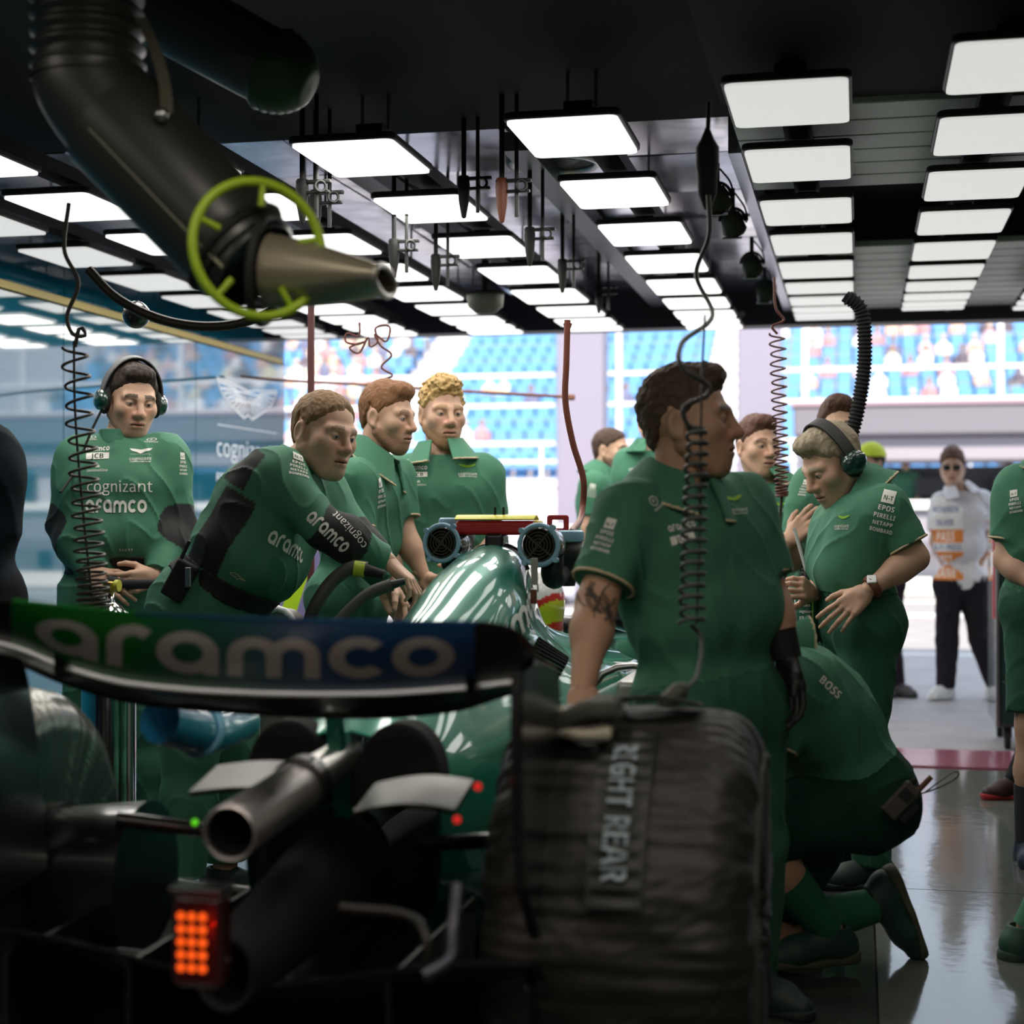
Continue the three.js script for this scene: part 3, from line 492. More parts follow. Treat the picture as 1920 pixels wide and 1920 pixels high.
// rear light
{
  const c = at(380, 1758, 2.47), L = part('rear_light', rbox(0.085, 0.145, 0.05, 0.014, c.x, c.y, c.z), gloss([0.03, 0.002, 0.002], 0.3), car, 'red rear lamp with fifteen glowing dots');
  part('lamp_hood', rbox(0.088, 0.012, 0.06, 0.005, c.x, c.y + 0.078, c.z + 0.002), carbon, L);
  const led = new THREE.MeshStandardMaterial({ color: 0x300000, emissive: lin(1, 0.1, 0.008), emissiveIntensity: 1.5 });
  for (let r = 0; r < 5; r++) for (let k = 0; k < 3; k++) part('lamp_dot', new THREE.SphereGeometry(0.0063, 12, 8).scale(1, 1, 0.5).translate(c.x + (k - 1) * 0.0176 - 0.006, c.y + (2 - r) * 0.0195, c.z + 0.026), led, L);
  const pl = new THREE.PointLight(0xff1a04, 0.012); pl.position.set(c.x - 0.006, c.y, c.z + 0.14); pl.castShadow = true; pl.shadow.radius = 0.05; scene.add(pl);
}
for (const [px, py, d, col] of [[896, 1474, 2.62, [1, 0.02, 0.02]], [857, 1536, 2.62, [1, 0.02, 0.02]], [366, 1541, 2.85, [0.15, 0.9, 0.02]]]) { const p = at(px, py, d); part('indicator_light', new THREE.SphereGeometry(0.006, 10, 8).translate(p.x, p.y, p.z), new THREE.MeshStandardMaterial({ color: 0x220000, emissive: lin(...col), emissiveIntensity: 0.75 }), car); }
// steel stands that carry the car
for (const [x, z, w] of [[CX - 0.3, -3.1, 'rear'], [CX + 0.3, -6.3, 'front']]) { const g = thing('car_stand', `low black ${w} stand under the racing car`, 'stand', V3(x, 0, z)); part('base', rbox(0.24, 0.03, 0.24, 0.008, 0, 0.015, 0), M.black, g); part('column', cyl(0.05, 0.035, 0.12, 16).translate(0, 0.09, 0), M.dark, g); part('pad', rbox(0.14, 0.025, 0.14, 0.008, 0, 0.16, 0), M.rubber, g); }

// ------------------------------------------------------------------ rear wheels in their warmers
function tyreField(R, w, rough) { return (x, y, z) => { const r = Math.hypot(y, z), qx = Math.abs(x) - w / 2 + 0.09, qr = r - R + 0.09; let d = Math.hypot(Math.max(qx, 0), Math.max(qr, 0)) + Math.min(Math.max(qx, qr), 0) - 0.09; d = Math.max(d, 0.1 - r); const a = Math.atan2(z, y), n = noise(x * 9 + 3, a * 5, 1.3) * 0.010 + noise(x * 5, a * 16, 4) * 0.006 + Math.abs(noise(x * 22 + a * 5, a * 12, 7)) * -0.008 * (0.3 + Math.abs(x) * 3); return d + n * rough; }; }
const nylon = mat([0.022, 0.021, 0.017], 0.55);
{
  const c = V3(-0.42, 0.475, -3.08), g = thing('wheel_in_warmer', 'right rear wheel wrapped in a black tyre warmer with grey lettering', 'tyre', c);
  const f = tyreField(0.385, 0.475, 1); part('warmer', meshField(f, V3(-0.29, -0.43, -0.43), V3(0.29, 0.43, 0.43), 0.0095), nylon, g, 'black padded nylon cover');
  part('hub', cyl(0.12, 0.12, 0.42, 24).rotateZ(Math.PI / 2), M.dark, g);
  // the strip with lettering, laid over the tread facing the rear
  const arc = (a, r, x) => V3(x, Math.cos(a) * r, Math.sin(a) * r), x0 = 0.012;
  const strip = (a0, a1, w, r) => (u, v) => arc(mixn(a1, a0, v), r + 0.004 * Math.sin(v * 70) * Math.sin(u * Math.PI), x0 + mixn(-w / 2, w / 2, u));
  part('label_strip', shell(strip(0.44, 1.36, 0.1, 0.398), 6, 60, 0.006), mat([0.014, 0.015, 0.013], 0.5), g);
  const t = canvasTex(256, 1024, (x) => { x.clearRect(0, 0, 256, 1024); x.save(); x.translate(128, 20); x.rotate(Math.PI / 2); x.fillStyle = '#9fb0b4'; x.textBaseline = 'middle'; x.font = 'bold 190px sans-serif'; x.fillText('RIGHT REAR', 0, 6, 985); x.restore(); });
  const p = part('print', shell((u, v) => { const q = strip(0.52, 1.25, 0.084, 0.405)(u, v); return q; }, 6, 60, 0.0006), new THREE.MeshStandardMaterial({ map: t, transparent: true, roughness: 0.6 }), g, 'grey lettering reading downwards'); p.castShadow = false;
  part('seam', tube(Array.from({ length: 24 }, (_, k) => arc(-0.6 + k * 0.14, 0.352, 0.205)), 0.007, 90, 6), nylon, g); part('hem_cord', tube(Array.from({ length: 20 }, (_, k) => arc(-0.5 + k * 0.14, 0.3 + 0.006 * Math.sin(k * 2.3), 0.245)), 0.004, 90, 6), M.olive, g);
  part('flap', shell((u, v) => V3(mixn(-0.06, 0.13, u), 0.392 + 0.012 * Math.sin(u * 3) + v * 0.012, mixn(0.02, 0.12, v)), 10, 6, 0.008), nylon, g, 'loose nylon flap on top');
  part('draw_cord', tube([V3(0.245, -0.02, 0.3), V3(0.252, -0.2, 0.31), V3(0.25, -0.33, 0.3), V3(0.243, -0.44, 0.28)], 0.0035, 30, 6), M.olive, g); part('toggle', rbox(0.02, 0.028, 0.016, 0.005, 0.25, -0.36, 0.3), M.black, g);
}
{
  const c = V3(-1.86, 0.5, -3.1), g = thing('rear_wheel', 'left rear wheel with a shiny dark cover cut off by the left edge', 'tyre', c);
  part('tyre', meshField(tyreField(0.37, 0.41, 0.3), V3(-0.26, -0.42, -0.42), V3(0.26, 0.42, 0.42), 0.0105), mat([0.17, 0.17, 0.15], 0.26, 0.8), g); part('hub', cyl(0.13, 0.11, 0.44, 24).rotateZ(Math.PI / 2), M.dark, g);
  part('strap', new THREE.TorusGeometry(0.372, 0.008, 8, 60).rotateY(Math.PI / 2).translate(0.02, 0, 0), M.steel, g); part('brake_drum', cyl(0.16, 0.14, 0.2, 28).rotateZ(Math.PI / 2).translate(0.31, -0.02, 0), carbon, g);
}
// blue pipe at the left of the gearbox
{ const a = at(300, 1350, 3.35), b = at(385, 1370, 3.5), c = at(450, 1350, 3.7), g = thing('air_hose', 'short blue air duct between the left rear wheel and the engine cover', 'duct', V3()); part('hose', tube([a, b, c], 0.05, 20, 18), gloss([0.02, 0.2, 0.36], 0.4), g); part('rim', turned(new THREE.TorusGeometry(0.052, 0.01, 8, 28).rotateX(Math.PI / 2), b.clone().sub(a), a.clone().lerp(b, 0.9)), mat([0.2, 0.5, 0.7], 0.4), g); }

// ------------------------------------------------------------------ cooling fans clipped to the car
function fan(px, py, d, r, dir, label, capPx, capPy, capD) {
  const p = at(px, py, d), n = camVec0(dir), g = thing('cooling_fan', label, 'fan', p, 'cooling fans on the car'), L = 0.15, ring = mat([0.28, 0.5, 0.66], 0.45), tr = (geo, off = 0) => geo.applyQuaternion(qTo(n)).translate(n.x * off, n.y * off, n.z * off);
  part('housing', tr(lathe([[r * 0.86, 0], [r * 0.92, -0.02], [r * 0.95, -L * 0.6], [r * 0.7, -L], [0, -L]], 36)), M.darkGloss, g); part('rim', tr(new THREE.TorusGeometry(r, r * 0.13, 10, 44).rotateX(Math.PI / 2), 0.0), ring, g, 'pale blue rim');
  for (let k = 0; k < 5; k++) part('guard_ring', tr(new THREE.TorusGeometry(r * (0.15 + k * 0.165), 0.0016, 5, 40).rotateX(Math.PI / 2), 0.004), M.olive, g);
  for (let k = 0; k < 4; k++) { const a = k * Math.PI / 2 + 0.78, q = V3(Math.cos(a), 0, Math.sin(a)); part('guard_spoke', tr(rod(V3(), q.clone().multiplyScalar(r * 0.9), 0.002), 0.004), M.olive, g); part('lug', tr(cyl(r * 0.14, r * 0.14, 0.016, 12).translate(q.x * r * 1.16, 0, q.z * r * 1.16)), ring, g); }
  for (let k = 0; k < 7; k++) { const b = new THREE.BoxGeometry(r * 0.62, 0.003, r * 0.34).rotateX(0.6).translate(r * 0.5, 0, 0).rotateY(k * Math.PI * 2 / 7); part('blade', tr(b, -0.03), M.black, g); }
  const q = at(capPx, capPy, capD).sub(p); part('filter_bowl', lathe([[r * 0.62, -0.13], [r * 0.95, -0.05], [r * 1.02, 0], [0, 0]], 32).translate(q.x, q.y, q.z), M.dark, g); part('filter_rim', lathe([[r * 1.02, 0], [r * 1.1, 0.004], [r * 1.1, 0.028], [r * 0.98, 0.034], [0, 0.034]], 36).translate(q.x, q.y, q.z), ring, g, 'pale blue cap'); part('elbow_duct', tube([n.clone().multiplyScalar(-L), V3(q.x * 0.5, q.y - 0.1, q.z * 0.6), V3(q.x, q.y - 0.08, q.z)], r * 0.6, 18, 14), M.dark, g);
  return g;
}
const camVec0 = (v) => V3().addScaledVector(CR, v[0]).addScaledVector(UP, v[1]).addScaledVector(CB, v[2]).normalize();
fan(828, 1018, 4.62, 0.052, [-0.35, 0.05, 0.95], 'black cooling fan with pale blue rim left of the camera pod', 858, 992, 4.78);
{ const f = fan(1010, 1022, 4.5, 0.056, [-0.3, 0.02, 0.95], 'black cooling fan with pale blue rim right of the camera pod', 1056, 1016, 4.72); const b = at(1002, 1085, 4.45).sub(f.position); part('strap', rbox(0.02, 0.075, 0.006, 0.002, b.x, b.y + 0.02, b.z), mat([0.3, 0.31, 0.27], 0.6), f, 'grey webbing strap'); part('buckle', new THREE.TorusGeometry(0.014, 0.003, 6, 4).rotateZ(0.78).translate(b.x, b.y - 0.025, b.z), M.steel, f); part('strap_tail', rbox(0.018, 0.04, 0.006, 0.002, b.x - 0.002, b.y - 0.05, b.z), M.brown, f); }
{ const p = at(1046, 990, 4.85), g = thing('red_bracket', 'red open metal handle standing beside the right cooling fan', 'handle', p); const s = roundRect(0.062, 0.075, 0.008); s.holes.push(new THREE.Path(roundRect(0.038, 0.03, 0.006).getPoints().map((q) => new THREE.Vector2(q.x, q.y + 0.012)))); part('plate', new THREE.ExtrudeGeometry(s, { depth: 0.01, bevelEnabled: true, bevelSize: 0.002, bevelThickness: 0.002, bevelSegments: 1 }).rotateY(YAW), M.red, g); part('clamp', rbox(0.03, 0.04, 0.03, 0.004, 0, -0.05, 0), M.dark, g); }
// the driver
{
  const p = at(992, 1136, 5.55), g = thing('person', 'driver in a red, white and fluorescent yellow helmet sitting in the car', 'person', p);
  const hel = blend([PR.ell(0, 0.01, 0, 0.125, 0.135, 0.15), PR.ell(0, -0.09, 0.0, 0.115, 0.06, 0.135)], 0.05);
  const hc = (x, y, z) => { const w = y + 0.22 * x + 0.02 * Math.sin(x * 40); return w > 0.055 ? [0.75, 0.74, 0.72] : w > 0.03 ? [0.6, 0.03, 0.02] : w > -0.045 ? (Math.abs(w + 0.01) < 0.012 && x < -0.02 ? [0.05, 0.05, 0.04] : [0.68, 0.72, 0.03]) : w > -0.075 ? [0.6, 0.04, 0.02] : [0.7, 0.68, 0.66]; };
  part('helmet', meshField(hel, V3(-0.16, -0.18, -0.18), V3(0.16, 0.18, 0.18), 0.0065, hc), new THREE.MeshPhysicalMaterial({ vertexColors: true, roughness: 0.3, clearcoat: 1 }), g);
  const body = blend([PR.cone(V3(0, -0.1, 0), V3(0, -0.2, -0.02), 0.06, 0.07), PR.cone(V3(-0.17, -0.24, -0.02), V3(0.17, -0.24, -0.02), 0.075, 0.075), PR.cone(V3(0, -0.26, -0.02), V3(0, -0.46, 0.0), 0.14, 0.13), PR.cone(V3(-0.19, -0.25, 0), V3(-0.2, -0.42, -0.14), 0.055, 0.045), PR.cone(V3(0.19, -0.25, 0), V3(0.2, -0.42, -0.14), 0.055, 0.045)], 0.05);
  part('body', meshField(body, V3(-0.3, -0.62, -0.25), V3(0.3, 0, 0.2), 0.012), mat([0.012, 0.125, 0.068], 0.8), g);
}

// ------------------------------------------------------------------ people
const GREEN = [0.048, 0.185, 0.106], GREEN2 = [0.022, 0.11, 0.062], SUITBLK = [0.01, 0.011, 0.011];
const camVec = (v) => V3().addScaledVector(CR, v[0]).addScaledVector(UP, v[1]).addScaledVector(CB, v[2]).normalize();
const flipX = (g) => { const p = g.attributes.position, n = g.attributes.normal, i = g.index.array; for (let k = 0; k < p.count; k++) { p.setX(k, -p.getX(k)); n.setX(k, -n.getX(k)); } for (let k = 0; k < i.length; k += 3) { const t = i[k]; i[k] = i[k + 1]; i[k + 1] = t; } return g; };
// ---- a right hand: wrist at the origin, fingers along +y, palm facing +z, thumb at +x; curl = bend of each joint
const handCache = {};
function handGeo(curl, spread, col, q = 1) {
  const key = JSON.stringify([curl, spread, col, q]); if (handCache[key]) return handCache[key].clone();
  const L = [], palm = [], K = [[0.030, 0.090, 0], [0.010, 0.096, 0.002], [-0.012, 0.092, 0.001], [-0.032, 0.082, -0.002]];
  for (const k of K) palm.push(PR.cone(V3(k[0] * 0.55, 0.012, 0), V3(k[0], k[1] - 0.004, k[2]), 0.0165, 0.0125));
  palm.push(PR.cone(V3(0, -0.03, 0), V3(0, 0.02, 0), 0.024, 0.02), PR.cone(V3(0.018, 0.02, 0.008), V3(0.034, 0.05, 0.012), 0.017, 0.014), PR.cone(V3(-0.022, 0.02, 0.006), V3(-0.028, 0.06, 0.006), 0.014, 0.012));
  const len = [[0.044, 0.026, 0.021], [0.048, 0.03, 0.022], [0.045, 0.028, 0.022], [0.035, 0.021, 0.019]];
  K.forEach((k, f) => {
    let p = V3(...k), a = 0; const sp = (1.5 - f) * spread;
    for (let s = 0; s < 3; s++) {
      a += curl * (s === 0 ? 0.75 : 1.0) * (1 + (f - 1.5) * 0.08);
      const dir = V3(Math.sin(sp) * Math.cos(a), Math.cos(sp) * Math.cos(a), Math.sin(a)), q = p.clone().addScaledVector(dir, len[f][s]);
      L.push(PR.cone(p, q, 0.0098 - s * 0.0008 - (f === 3 ? 0.0012 : 0), 0.0092 - s * 0.001 - (f === 3 ? 0.0012 : 0))); p = q;
    }
  });
  let p = V3(0.028, 0.03, 0.01), a = 0.75; const thumb = [];
  for (const [l, r] of [[0.04, 0.0135], [0.032, 0.0115], [0.024, 0.0095]]) { const dir = V3(Math.sin(a), Math.cos(a), 0.35 + curl * 0.35).normalize(), q = p.clone().addScaledVector(dir, l); thumb.push(PR.cone(p, q, r, r - 0.0015)); p = q; a -= 0.2 + curl * 0.25; }
  const fp = blend(palm, 0.012), ff = blend(L, 0.0025), ft = blend(thumb, 0.004);
  const f = (x, y, z) => smin(smin(fp(x, y, z), ff(x, y, z), 0.006), ft(x, y, z), 0.006);
  const g = meshField(f, V3(-0.07, -0.06, -0.05), V3(0.12, 0.21, 0.13), 0.0039 * q, () => col);
  handCache[key] = g; return g.clone();
}
// ---- a head: face towards +z, origin between the ears at eye height
function headGeo(h, skin, q = 1) {
  const w = (h.wide ?? 1) * 0.95, jw = (h.jaw ?? 1) * 0.95, el = PR.ell, b = (x, y, z, r) => PR.ball(V3(x, y, z), r), c = (a, q, r0, r1) => PR.cone(V3(...a), V3(...q), r0, r1);
  const skull = blend([el(0, 0.035, -0.012, 0.076 * w, 0.088, 0.097), el(0, -0.028, 0.026, 0.06 * w, 0.086, 0.068), c([-0.056 * jw, -0.05, 0.002], [-0.02 * jw, -0.1, 0.06], 0.022, 0.019), c([0.056 * jw, -0.05, 0.002], [0.02 * jw, -0.1, 0.06], 0.022, 0.019), el(0, -0.1, 0.068, 0.026 * jw, 0.02, 0.022), b(-0.044 * w, -0.018, 0.058, 0.026), b(0.044 * w, -0.018, 0.058, 0.026), el(0, -0.06, 0.07, 0.034, 0.032, 0.028)], 0.03);
  const brow = blend([c([-0.046, 0.026, 0.072], [-0.012, 0.024, 0.088], 0.011, 0.011), c([0.046, 0.026, 0.072], [0.012, 0.024, 0.088], 0.011, 0.011)], 0.02);
  const nose = blend([c([0, 0.018, 0.092], [0, -0.024, 0.116], 0.0085, 0.0115), b(0.0125, -0.03, 0.102, 0.0095), b(-0.0125, -0.03, 0.102, 0.0095), b(0, -0.028, 0.112, 0.011)], 0.009);
  const lips = blend([el(0, -0.0585, 0.0945, 0.024, 0.0062, 0.0105), el(0, -0.0715, 0.0925, 0.02, 0.0075, 0.011)], 0.003);
  const sock = (s) => el(s * 0.031, 0.006, 0.1, 0.02, 0.0125, 0.02);
  const sa = sock(-1), sb = sock(1), lidA = el(-0.031, 0.007, 0.077, 0.0165, 0.014, 0.0145), lidB = el(0.031, 0.007, 0.077, 0.0165, 0.014, 0.0145);
  const ear = (s) => { const e = el(s * 0.08 * w, -0.004, -0.014, 0.011, 0.033, 0.02), k = el(s * 0.09 * w, -0.002, -0.008, 0.008, 0.02, 0.012), lob = b(s * 0.077 * w, -0.032, -0.004, 0.009); return (x, y, z) => smax(smin(e(x, y, z), lob(x, y, z), 0.01), -k(x, y, z), 0.008); };
  const ea = ear(-1), eb = ear(1), eye = (s) => b(s * 0.031, 0.0055, 0.0785, 0.0128), ya = eye(-1), yb = eye(1);
  const slit = (s) => el(s * 0.031, 0.0045, 0.092, 0.0155, h.squint ? 0.0028 : 0.0036, 0.012), la = slit(-1), lb = slit(1);
  const mouth = h.open ? el(0, -0.065, 0.104, 0.014, 0.004, 0.012) : el(0, -0.0648, 0.106, 0.022, 0.0014, 0.012);
  const beard = h.beard ? el(0, -0.085, 0.05, 0.064 * jw, 0.062, 0.062) : null;
  const f = (x, y, z) => {
    let d = smin(skull(x, y, z), brow(x, y, z), 0.018); d = smax(d, -sa(x, y, z), 0.012); d = smax(d, -sb(x, y, z), 0.012);
    d = smin(d, lidA(x, y, z), 0.005); d = smin(d, lidB(x, y, z), 0.005); d = smax(d, -la(x, y, z), 0.0015); d = smax(d, -lb(x, y, z), 0.0015); d = smin(d, ya(x, y, z), 0.0005); d = smin(d, yb(x, y, z), 0.0005);
    d = smin(d, nose(x, y, z), 0.012); d = smin(d, lips(x, y, z), 0.008); d = smax(d, -mouth(x, y, z), 0.003); d = smin(d, ea(x, y, z), 0.01); d = smin(d, eb(x, y, z), 0.01);
    return d;
  };
  const hc = h.hair, mixc = (a, q, t) => [mixn(a[0], q[0], t), mixn(a[1], q[1], t), mixn(a[2], q[2], t)];
  const col = (x, y, z) => {
    const ax = Math.abs(x);
    if (z > 0.07 && Math.hypot(ax - 0.031, y - 0.0045) < 0.0125 && (ya(x, y, z) < 0.0012 || yb(x, y, z) < 0.0012) && Math.abs(y - 0.0045) < 0.0055) { const r = Math.hypot(ax - 0.031 - (h.gaze ?? 0) * Math.sign(x), y - 0.0045); return r < 0.0054 ? [0.035, 0.03, 0.025] : [0.42, 0.37, 0.34]; }
    let c0 = skin; const n = noise(x * 60, y * 60, z * 60) * 0.08; c0 = [c0[0] * (1 + n), c0[1] * (1 + n), c0[2] * (1 + n)];
    if (z > 0.05) { const by = 0.0325 - Math.max(0, ax - 0.034) * 0.35 + (0.02 - Math.min(ax, 0.02)) * 0.1; if (ax > 0.011 && ax < 0.052 && Math.abs(y - by) < 0.006) c0 = mixc(c0, h.fair ? [hc[0] * 0.6, hc[1] * 0.55, hc[2] * 0.5] : hc, h.fair ? 0.75 : 0.92); }
    if (z > 0.08 && ax < 0.023 && y < -0.053 && y > -0.079 && (lips(x, y, z) < 0.0012)) c0 = mixc(c0, [0.42, 0.13, 0.1], 0.75);
    if (z > 0.084 && ax < 0.024 && Math.abs(y + 0.0648) < 0.0022) c0 = [0.14, 0.045, 0.04];
    if (z > 0.06 && ax < 0.05 && y < -0.01 && y > -0.045) c0 = mixc(c0, [skin[0] * 1.03, skin[1] * 0.82, skin[2] * 0.8], 0.5);
    if (h.beard && y < -0.03 && z > -0.02) {
      const line = -0.036 - clamp((z - 0.02) * 0.42, 0, 0.05) , lipzone = z > 0.075 && ax < 0.024 && y < -0.05 && y > -0.078, mo = z > 0.075 && y < -0.04 && y > -0.054 && ax < 0.03;
      let t = sst(line + 0.006, line - 0.008, y); if (mo) t = 0.8; if (lipzone && lips(x, y, z) < 0.0014) t = 0; const nn = 0.75 + noise(x * 260, y * 260, z * 260) * 0.5; c0 = mixc(c0, h.bc ?? hc, clamp(t * h.beard * nn, 0, 0.95));
    }
    return c0;
  };
  return { geo: meshField(f, V3(-0.11, -0.14, -0.13), V3(0.11, 0.15, 0.15), 0.0034 * q, col), f };
}
function hairGeo(h, q = 1) {
  const w = (h.wide ?? 1) * 0.95, v = h.vol ?? 0.012, top = h.top ?? 0, cur = h.curl ?? 0, back = h.low ?? -0.07;
  const e = PR.ell(0, 0.035 + top * 0.35, -0.014, 0.076 * w + v * 0.7, 0.088 + v + top * 0.65, 0.097 + v), fr = PR.ell(0, 0.1 + top * 0.6, 0.05 + (h.quiff ?? 0), 0.052, 0.026 + top * 0.5, 0.042);
  const nape = PR.ell(0, -0.012, -0.05, 0.067 * w, 0.076, 0.05 + v * 0.6);
  const f = (x, y, z) => {
    let d = smin(e(x, y, z), nape(x, y, z), 0.02); if (h.quiff || top) d = smin(d, fr(x, y, z), 0.025);
    const a = Math.atan2(x, z), n = cur ? noise(x * 55, y * 55, z * 55) * 0.011 * cur + noise(x * 110, y * 110, z * 110) * 0.004 * cur : noise(x * 40 + a * 2, y * 22, z * 40) * 0.004 + noise(x * 170, y * 60, z * 90) * 0.0024;
    d += n * 1; const side = y < 0.05 ? sst(0.05, -0.03, y) * v * 0.75 : 0; d += side;
    // hair line: high over the forehead, low behind the ears
    const ax = Math.abs(x), hz = z > 0.03 ? mixn(0.03, (h.line ?? 0.078) - ax * 0.15, sst(0.03, 0.072, z)) : z > -0.002 ? mixn(-0.012 + (h.burn ?? 0), 0.03, sst(-0.002, 0.03, z)) : z > -0.035 ? mixn(0.018, -0.012, sst(-0.035, -0.002, z)) * 1 + (ax > 0.07 ? 0.012 : 0) : mixn(back, 0.012, sst(-0.085, -0.035, z));
    d += v * 0.85 * sst(0.03, 0.0, y - hz);
    return smax(d, hz + noise(x * 150, 3, z * 150) * 0.008 + noise(x * 45, 8, z * 45) * 0.009 - y, 0.004);
  };
  return meshField(f, V3(-0.13, -0.1, -0.15), V3(0.13, 0.2, 0.14), 0.0042 * q);
}
// ---- shoes: ankle at the origin, toe towards +z, ground 0.09 below
const shoeCache = {};
function shoeParts() {
  if (shoeCache.u) return shoeCache;
  const up = blend([PR.cone(V3(0, -0.045, -0.045), V3(0, -0.055, 0.1), 0.042, 0.042), PR.cone(V3(0, -0.062, 0.1), V3(0, -0.064, 0.16), 0.042, 0.03), PR.cone(V3(0, -0.05, -0.02), V3(0, 0.0, -0.015), 0.042, 0.043), PR.cone(V3(0, -0.02, 0.01), V3(0, -0.05, 0.1), 0.034, 0.03)], 0.03);
  const sole = blend([PR.cone(V3(0, -0.075, -0.045), V3(0, -0.075, 0.05), 0.044, 0.04), PR.cone(V3(0, -0.075, 0.05), V3(0, -0.072, 0.155), 0.046, 0.036)], 0.02);
  const cut = (x, y, z) => Math.hypot(x, z + 0.015) - 0.034;
  shoeCache.u = meshField((x, y, z) => smax(smax(smax(up(x, y, z), -0.078 - y, 0.004), y - 0.012, 0.004), -Math.max(cut(x, y, z), -0.02 - y), 0.004), V3(-0.08, -0.1, -0.12), V3(0.08, 0.05, 0.23), 0.0072);
  shoeCache.s = meshField((x, y, z) => smax(smax(sole(x, y, z) - 0.003, y + 0.064 + 0.008 * Math.sin(z * 18), 0.004), -0.09 - y, 0.003), V3(-0.08, -0.11, -0.12), V3(0.08, -0.03, 0.23), 0.0075);
  const L = []; for (let k = 0; k < 5; k++) L.push(tube([V3(-0.022, -0.012 - k * 0.007 + 0.004, 0.035 + k * 0.017), V3(0, 0.006 - k * 0.008, 0.04 + k * 0.017), V3(0.022, -0.012 - k * 0.007 + 0.004, 0.035 + k * 0.017)], 0.0028, 8, 5)); shoeCache.l = join(L);
  return shoeCache;
}
function makePerson(o) {
  const s0 = FOCAL / o.d, ctr = at(o.pelvis[0], o.pelvis[1], o.d - (o.pelvis[2] ?? 0)), base = V3(ctr.x, 0, ctr.z), b = o.b ?? 1, LOD = o.lod ?? 1;
  const J = (p) => p.isVector3 ? p : at(p[0], p[1], o.d - (p[2] ?? 0)).sub(base);
  const g = thing('person', o.label, 'person', base);
  const pel = J(o.pelvis), neck = J(o.neck), sh = o.sh.map(J), el = o.el.map(J), wr = o.wr.map(J), mid = o.mid ? J(o.mid) : pel.clone().lerp(neck, 0.42);
  const up = neck.clone().sub(pel).normalize(), side = sh[1].clone().sub(sh[0]); side.addScaledVector(up, -side.dot(up)).normalize();
  const front = V3().crossVectors(side, up); if (o.back) front.negate();
  const hipSide = o.hipSide ? camVec(o.hipSide) : side.clone().setY(0).normalize(), flat = V3(front.x, 0, front.z).normalize();
  const hips = [-1, 1].map((k) => pel.clone().addScaledVector(hipSide, k * 0.09 * b).addScaledVector(up, -0.04));
  const lean = o.stance ?? 0.03;
  const an = [0, 1].map((k) => o.an?.[k] ? J(o.an[k]) : V3(hips[k].x, 0.09, hips[k].z).addScaledVector(hipSide, (k ? 1 : -1) * lean));
  const kn = [0, 1].map((k) => o.kn?.[k] ? J(o.kn[k]) : hips[k].clone().lerp(an[k], 0.5).addScaledVector(flat, 0.025));
  const skin = o.skin ?? [0.58, 0.35, 0.24], bel = o.belly ?? 1;
  // torso, grown by e
  const torso = (e) => {
    const ch = mid.clone().lerp(neck, 0.5), L = [];
    const bar = (c, half, r) => L.push(PR.cone(c.clone().addScaledVector(side, -half), c.clone().addScaledVector(side, half), r, r));
    bar(ch.clone().addScaledVector(front, 0.012), 0.085 * b, 0.112 * b + e); bar(mid.clone().addScaledVector(front, 0.01 + (bel - 1) * 0.09), 0.068 * b, 0.108 * b * (1 + (bel - 1) * 0.7) + e);
    L.push(PR.cone(pel.clone().addScaledVector(hipSide, -0.075 * b), pel.clone().addScaledVector(hipSide, 0.075 * b), 0.112 * b + e, 0.112 * b + e));
    const c0 = neck.clone().addScaledVector(up, -0.1); L.push(PR.cone(c0.clone().lerp(sh[0], 0.86), c0.clone().lerp(sh[1], 0.86), 0.056 * b + e, 0.056 * b + e));
    for (const k of [0, 1]) L.push(PR.cone(neck.clone().addScaledVector(up, -0.042), sh[k].clone(), 0.032 * b + e, 0.044 * b + e));
    return L;
  };
  const arm = (k, e) => [PR.cone(sh[k], sh[k].clone().lerp(el[k], 0.35), 0.058 * b + e, 0.054 * b + e), PR.cone(sh[k].clone().lerp(el[k], 0.3), el[k], 0.053 * b + e, 0.041 * b + e), PR.cone(el[k], el[k].clone().lerp(wr[k], 0.35), 0.041 * b + e, 0.044 * b + e), PR.cone(el[k].clone().lerp(wr[k], 0.3), wr[k], 0.043 * b + e, 0.0265 * b + e)];
  const leg = (k, e) => [PR.cone(hips[k], kn[k], 0.086 * b + e, 0.056 * b + e), PR.cone(kn[k], kn[k].clone().lerp(an[k], 0.4), 0.054 * b + e, 0.054 * b + e), PR.cone(kn[k].clone().lerp(an[k], 0.35), an[k], 0.053 * b + e, 0.036 * b + e)];
  // head
  const hd = o.head, hp = J(hd.p), yaw = (hd.yaw ?? 0) * Math.PI / 180, pit = (hd.pitch ?? 0) * Math.PI / 180, rol = (hd.roll ?? 0) * Math.PI / 180;
  const R = new THREE.Matrix4().makeBasis(CR, UP, CB).multiply(new THREE.Matrix4().makeRotationFromEuler(new THREE.Euler(pit, yaw, rol, 'YXZ'))); const HS = hd.scale ?? 1;
  const HM = R.clone().setPosition(hp).multiply(new THREE.Matrix4().makeScale(HS, HS, HS));
  const geos = [];
  const hb = V3(0, -0.05, -0.022).applyMatrix4(HM), bodyF = blend([...torso(-0.012), ...arm(0, 0), ...arm(1, 0), ...leg(0, 0), ...leg(1, 0), PR.cone(neck.clone().addScaledVector(up, -0.03), hb, 0.062 * b, 0.054), PR.cone(hb, V3(0, -0.04, 0.01).applyMatrix4(HM), 0.052, 0.045)], 0.03);
  const pts = [pel, neck, hb, ...sh, ...el, ...wr, ...hips, ...kn, ...an], lo = pts[0].clone(), hi = pts[0].clone(); for (const p of pts) { lo.min(p); hi.max(p); } lo.addScalar(-0.22); hi.addScalar(0.22);
  const tat = o.tattoo ? sh[0].clone().lerp(el[0], 0.72) : null;
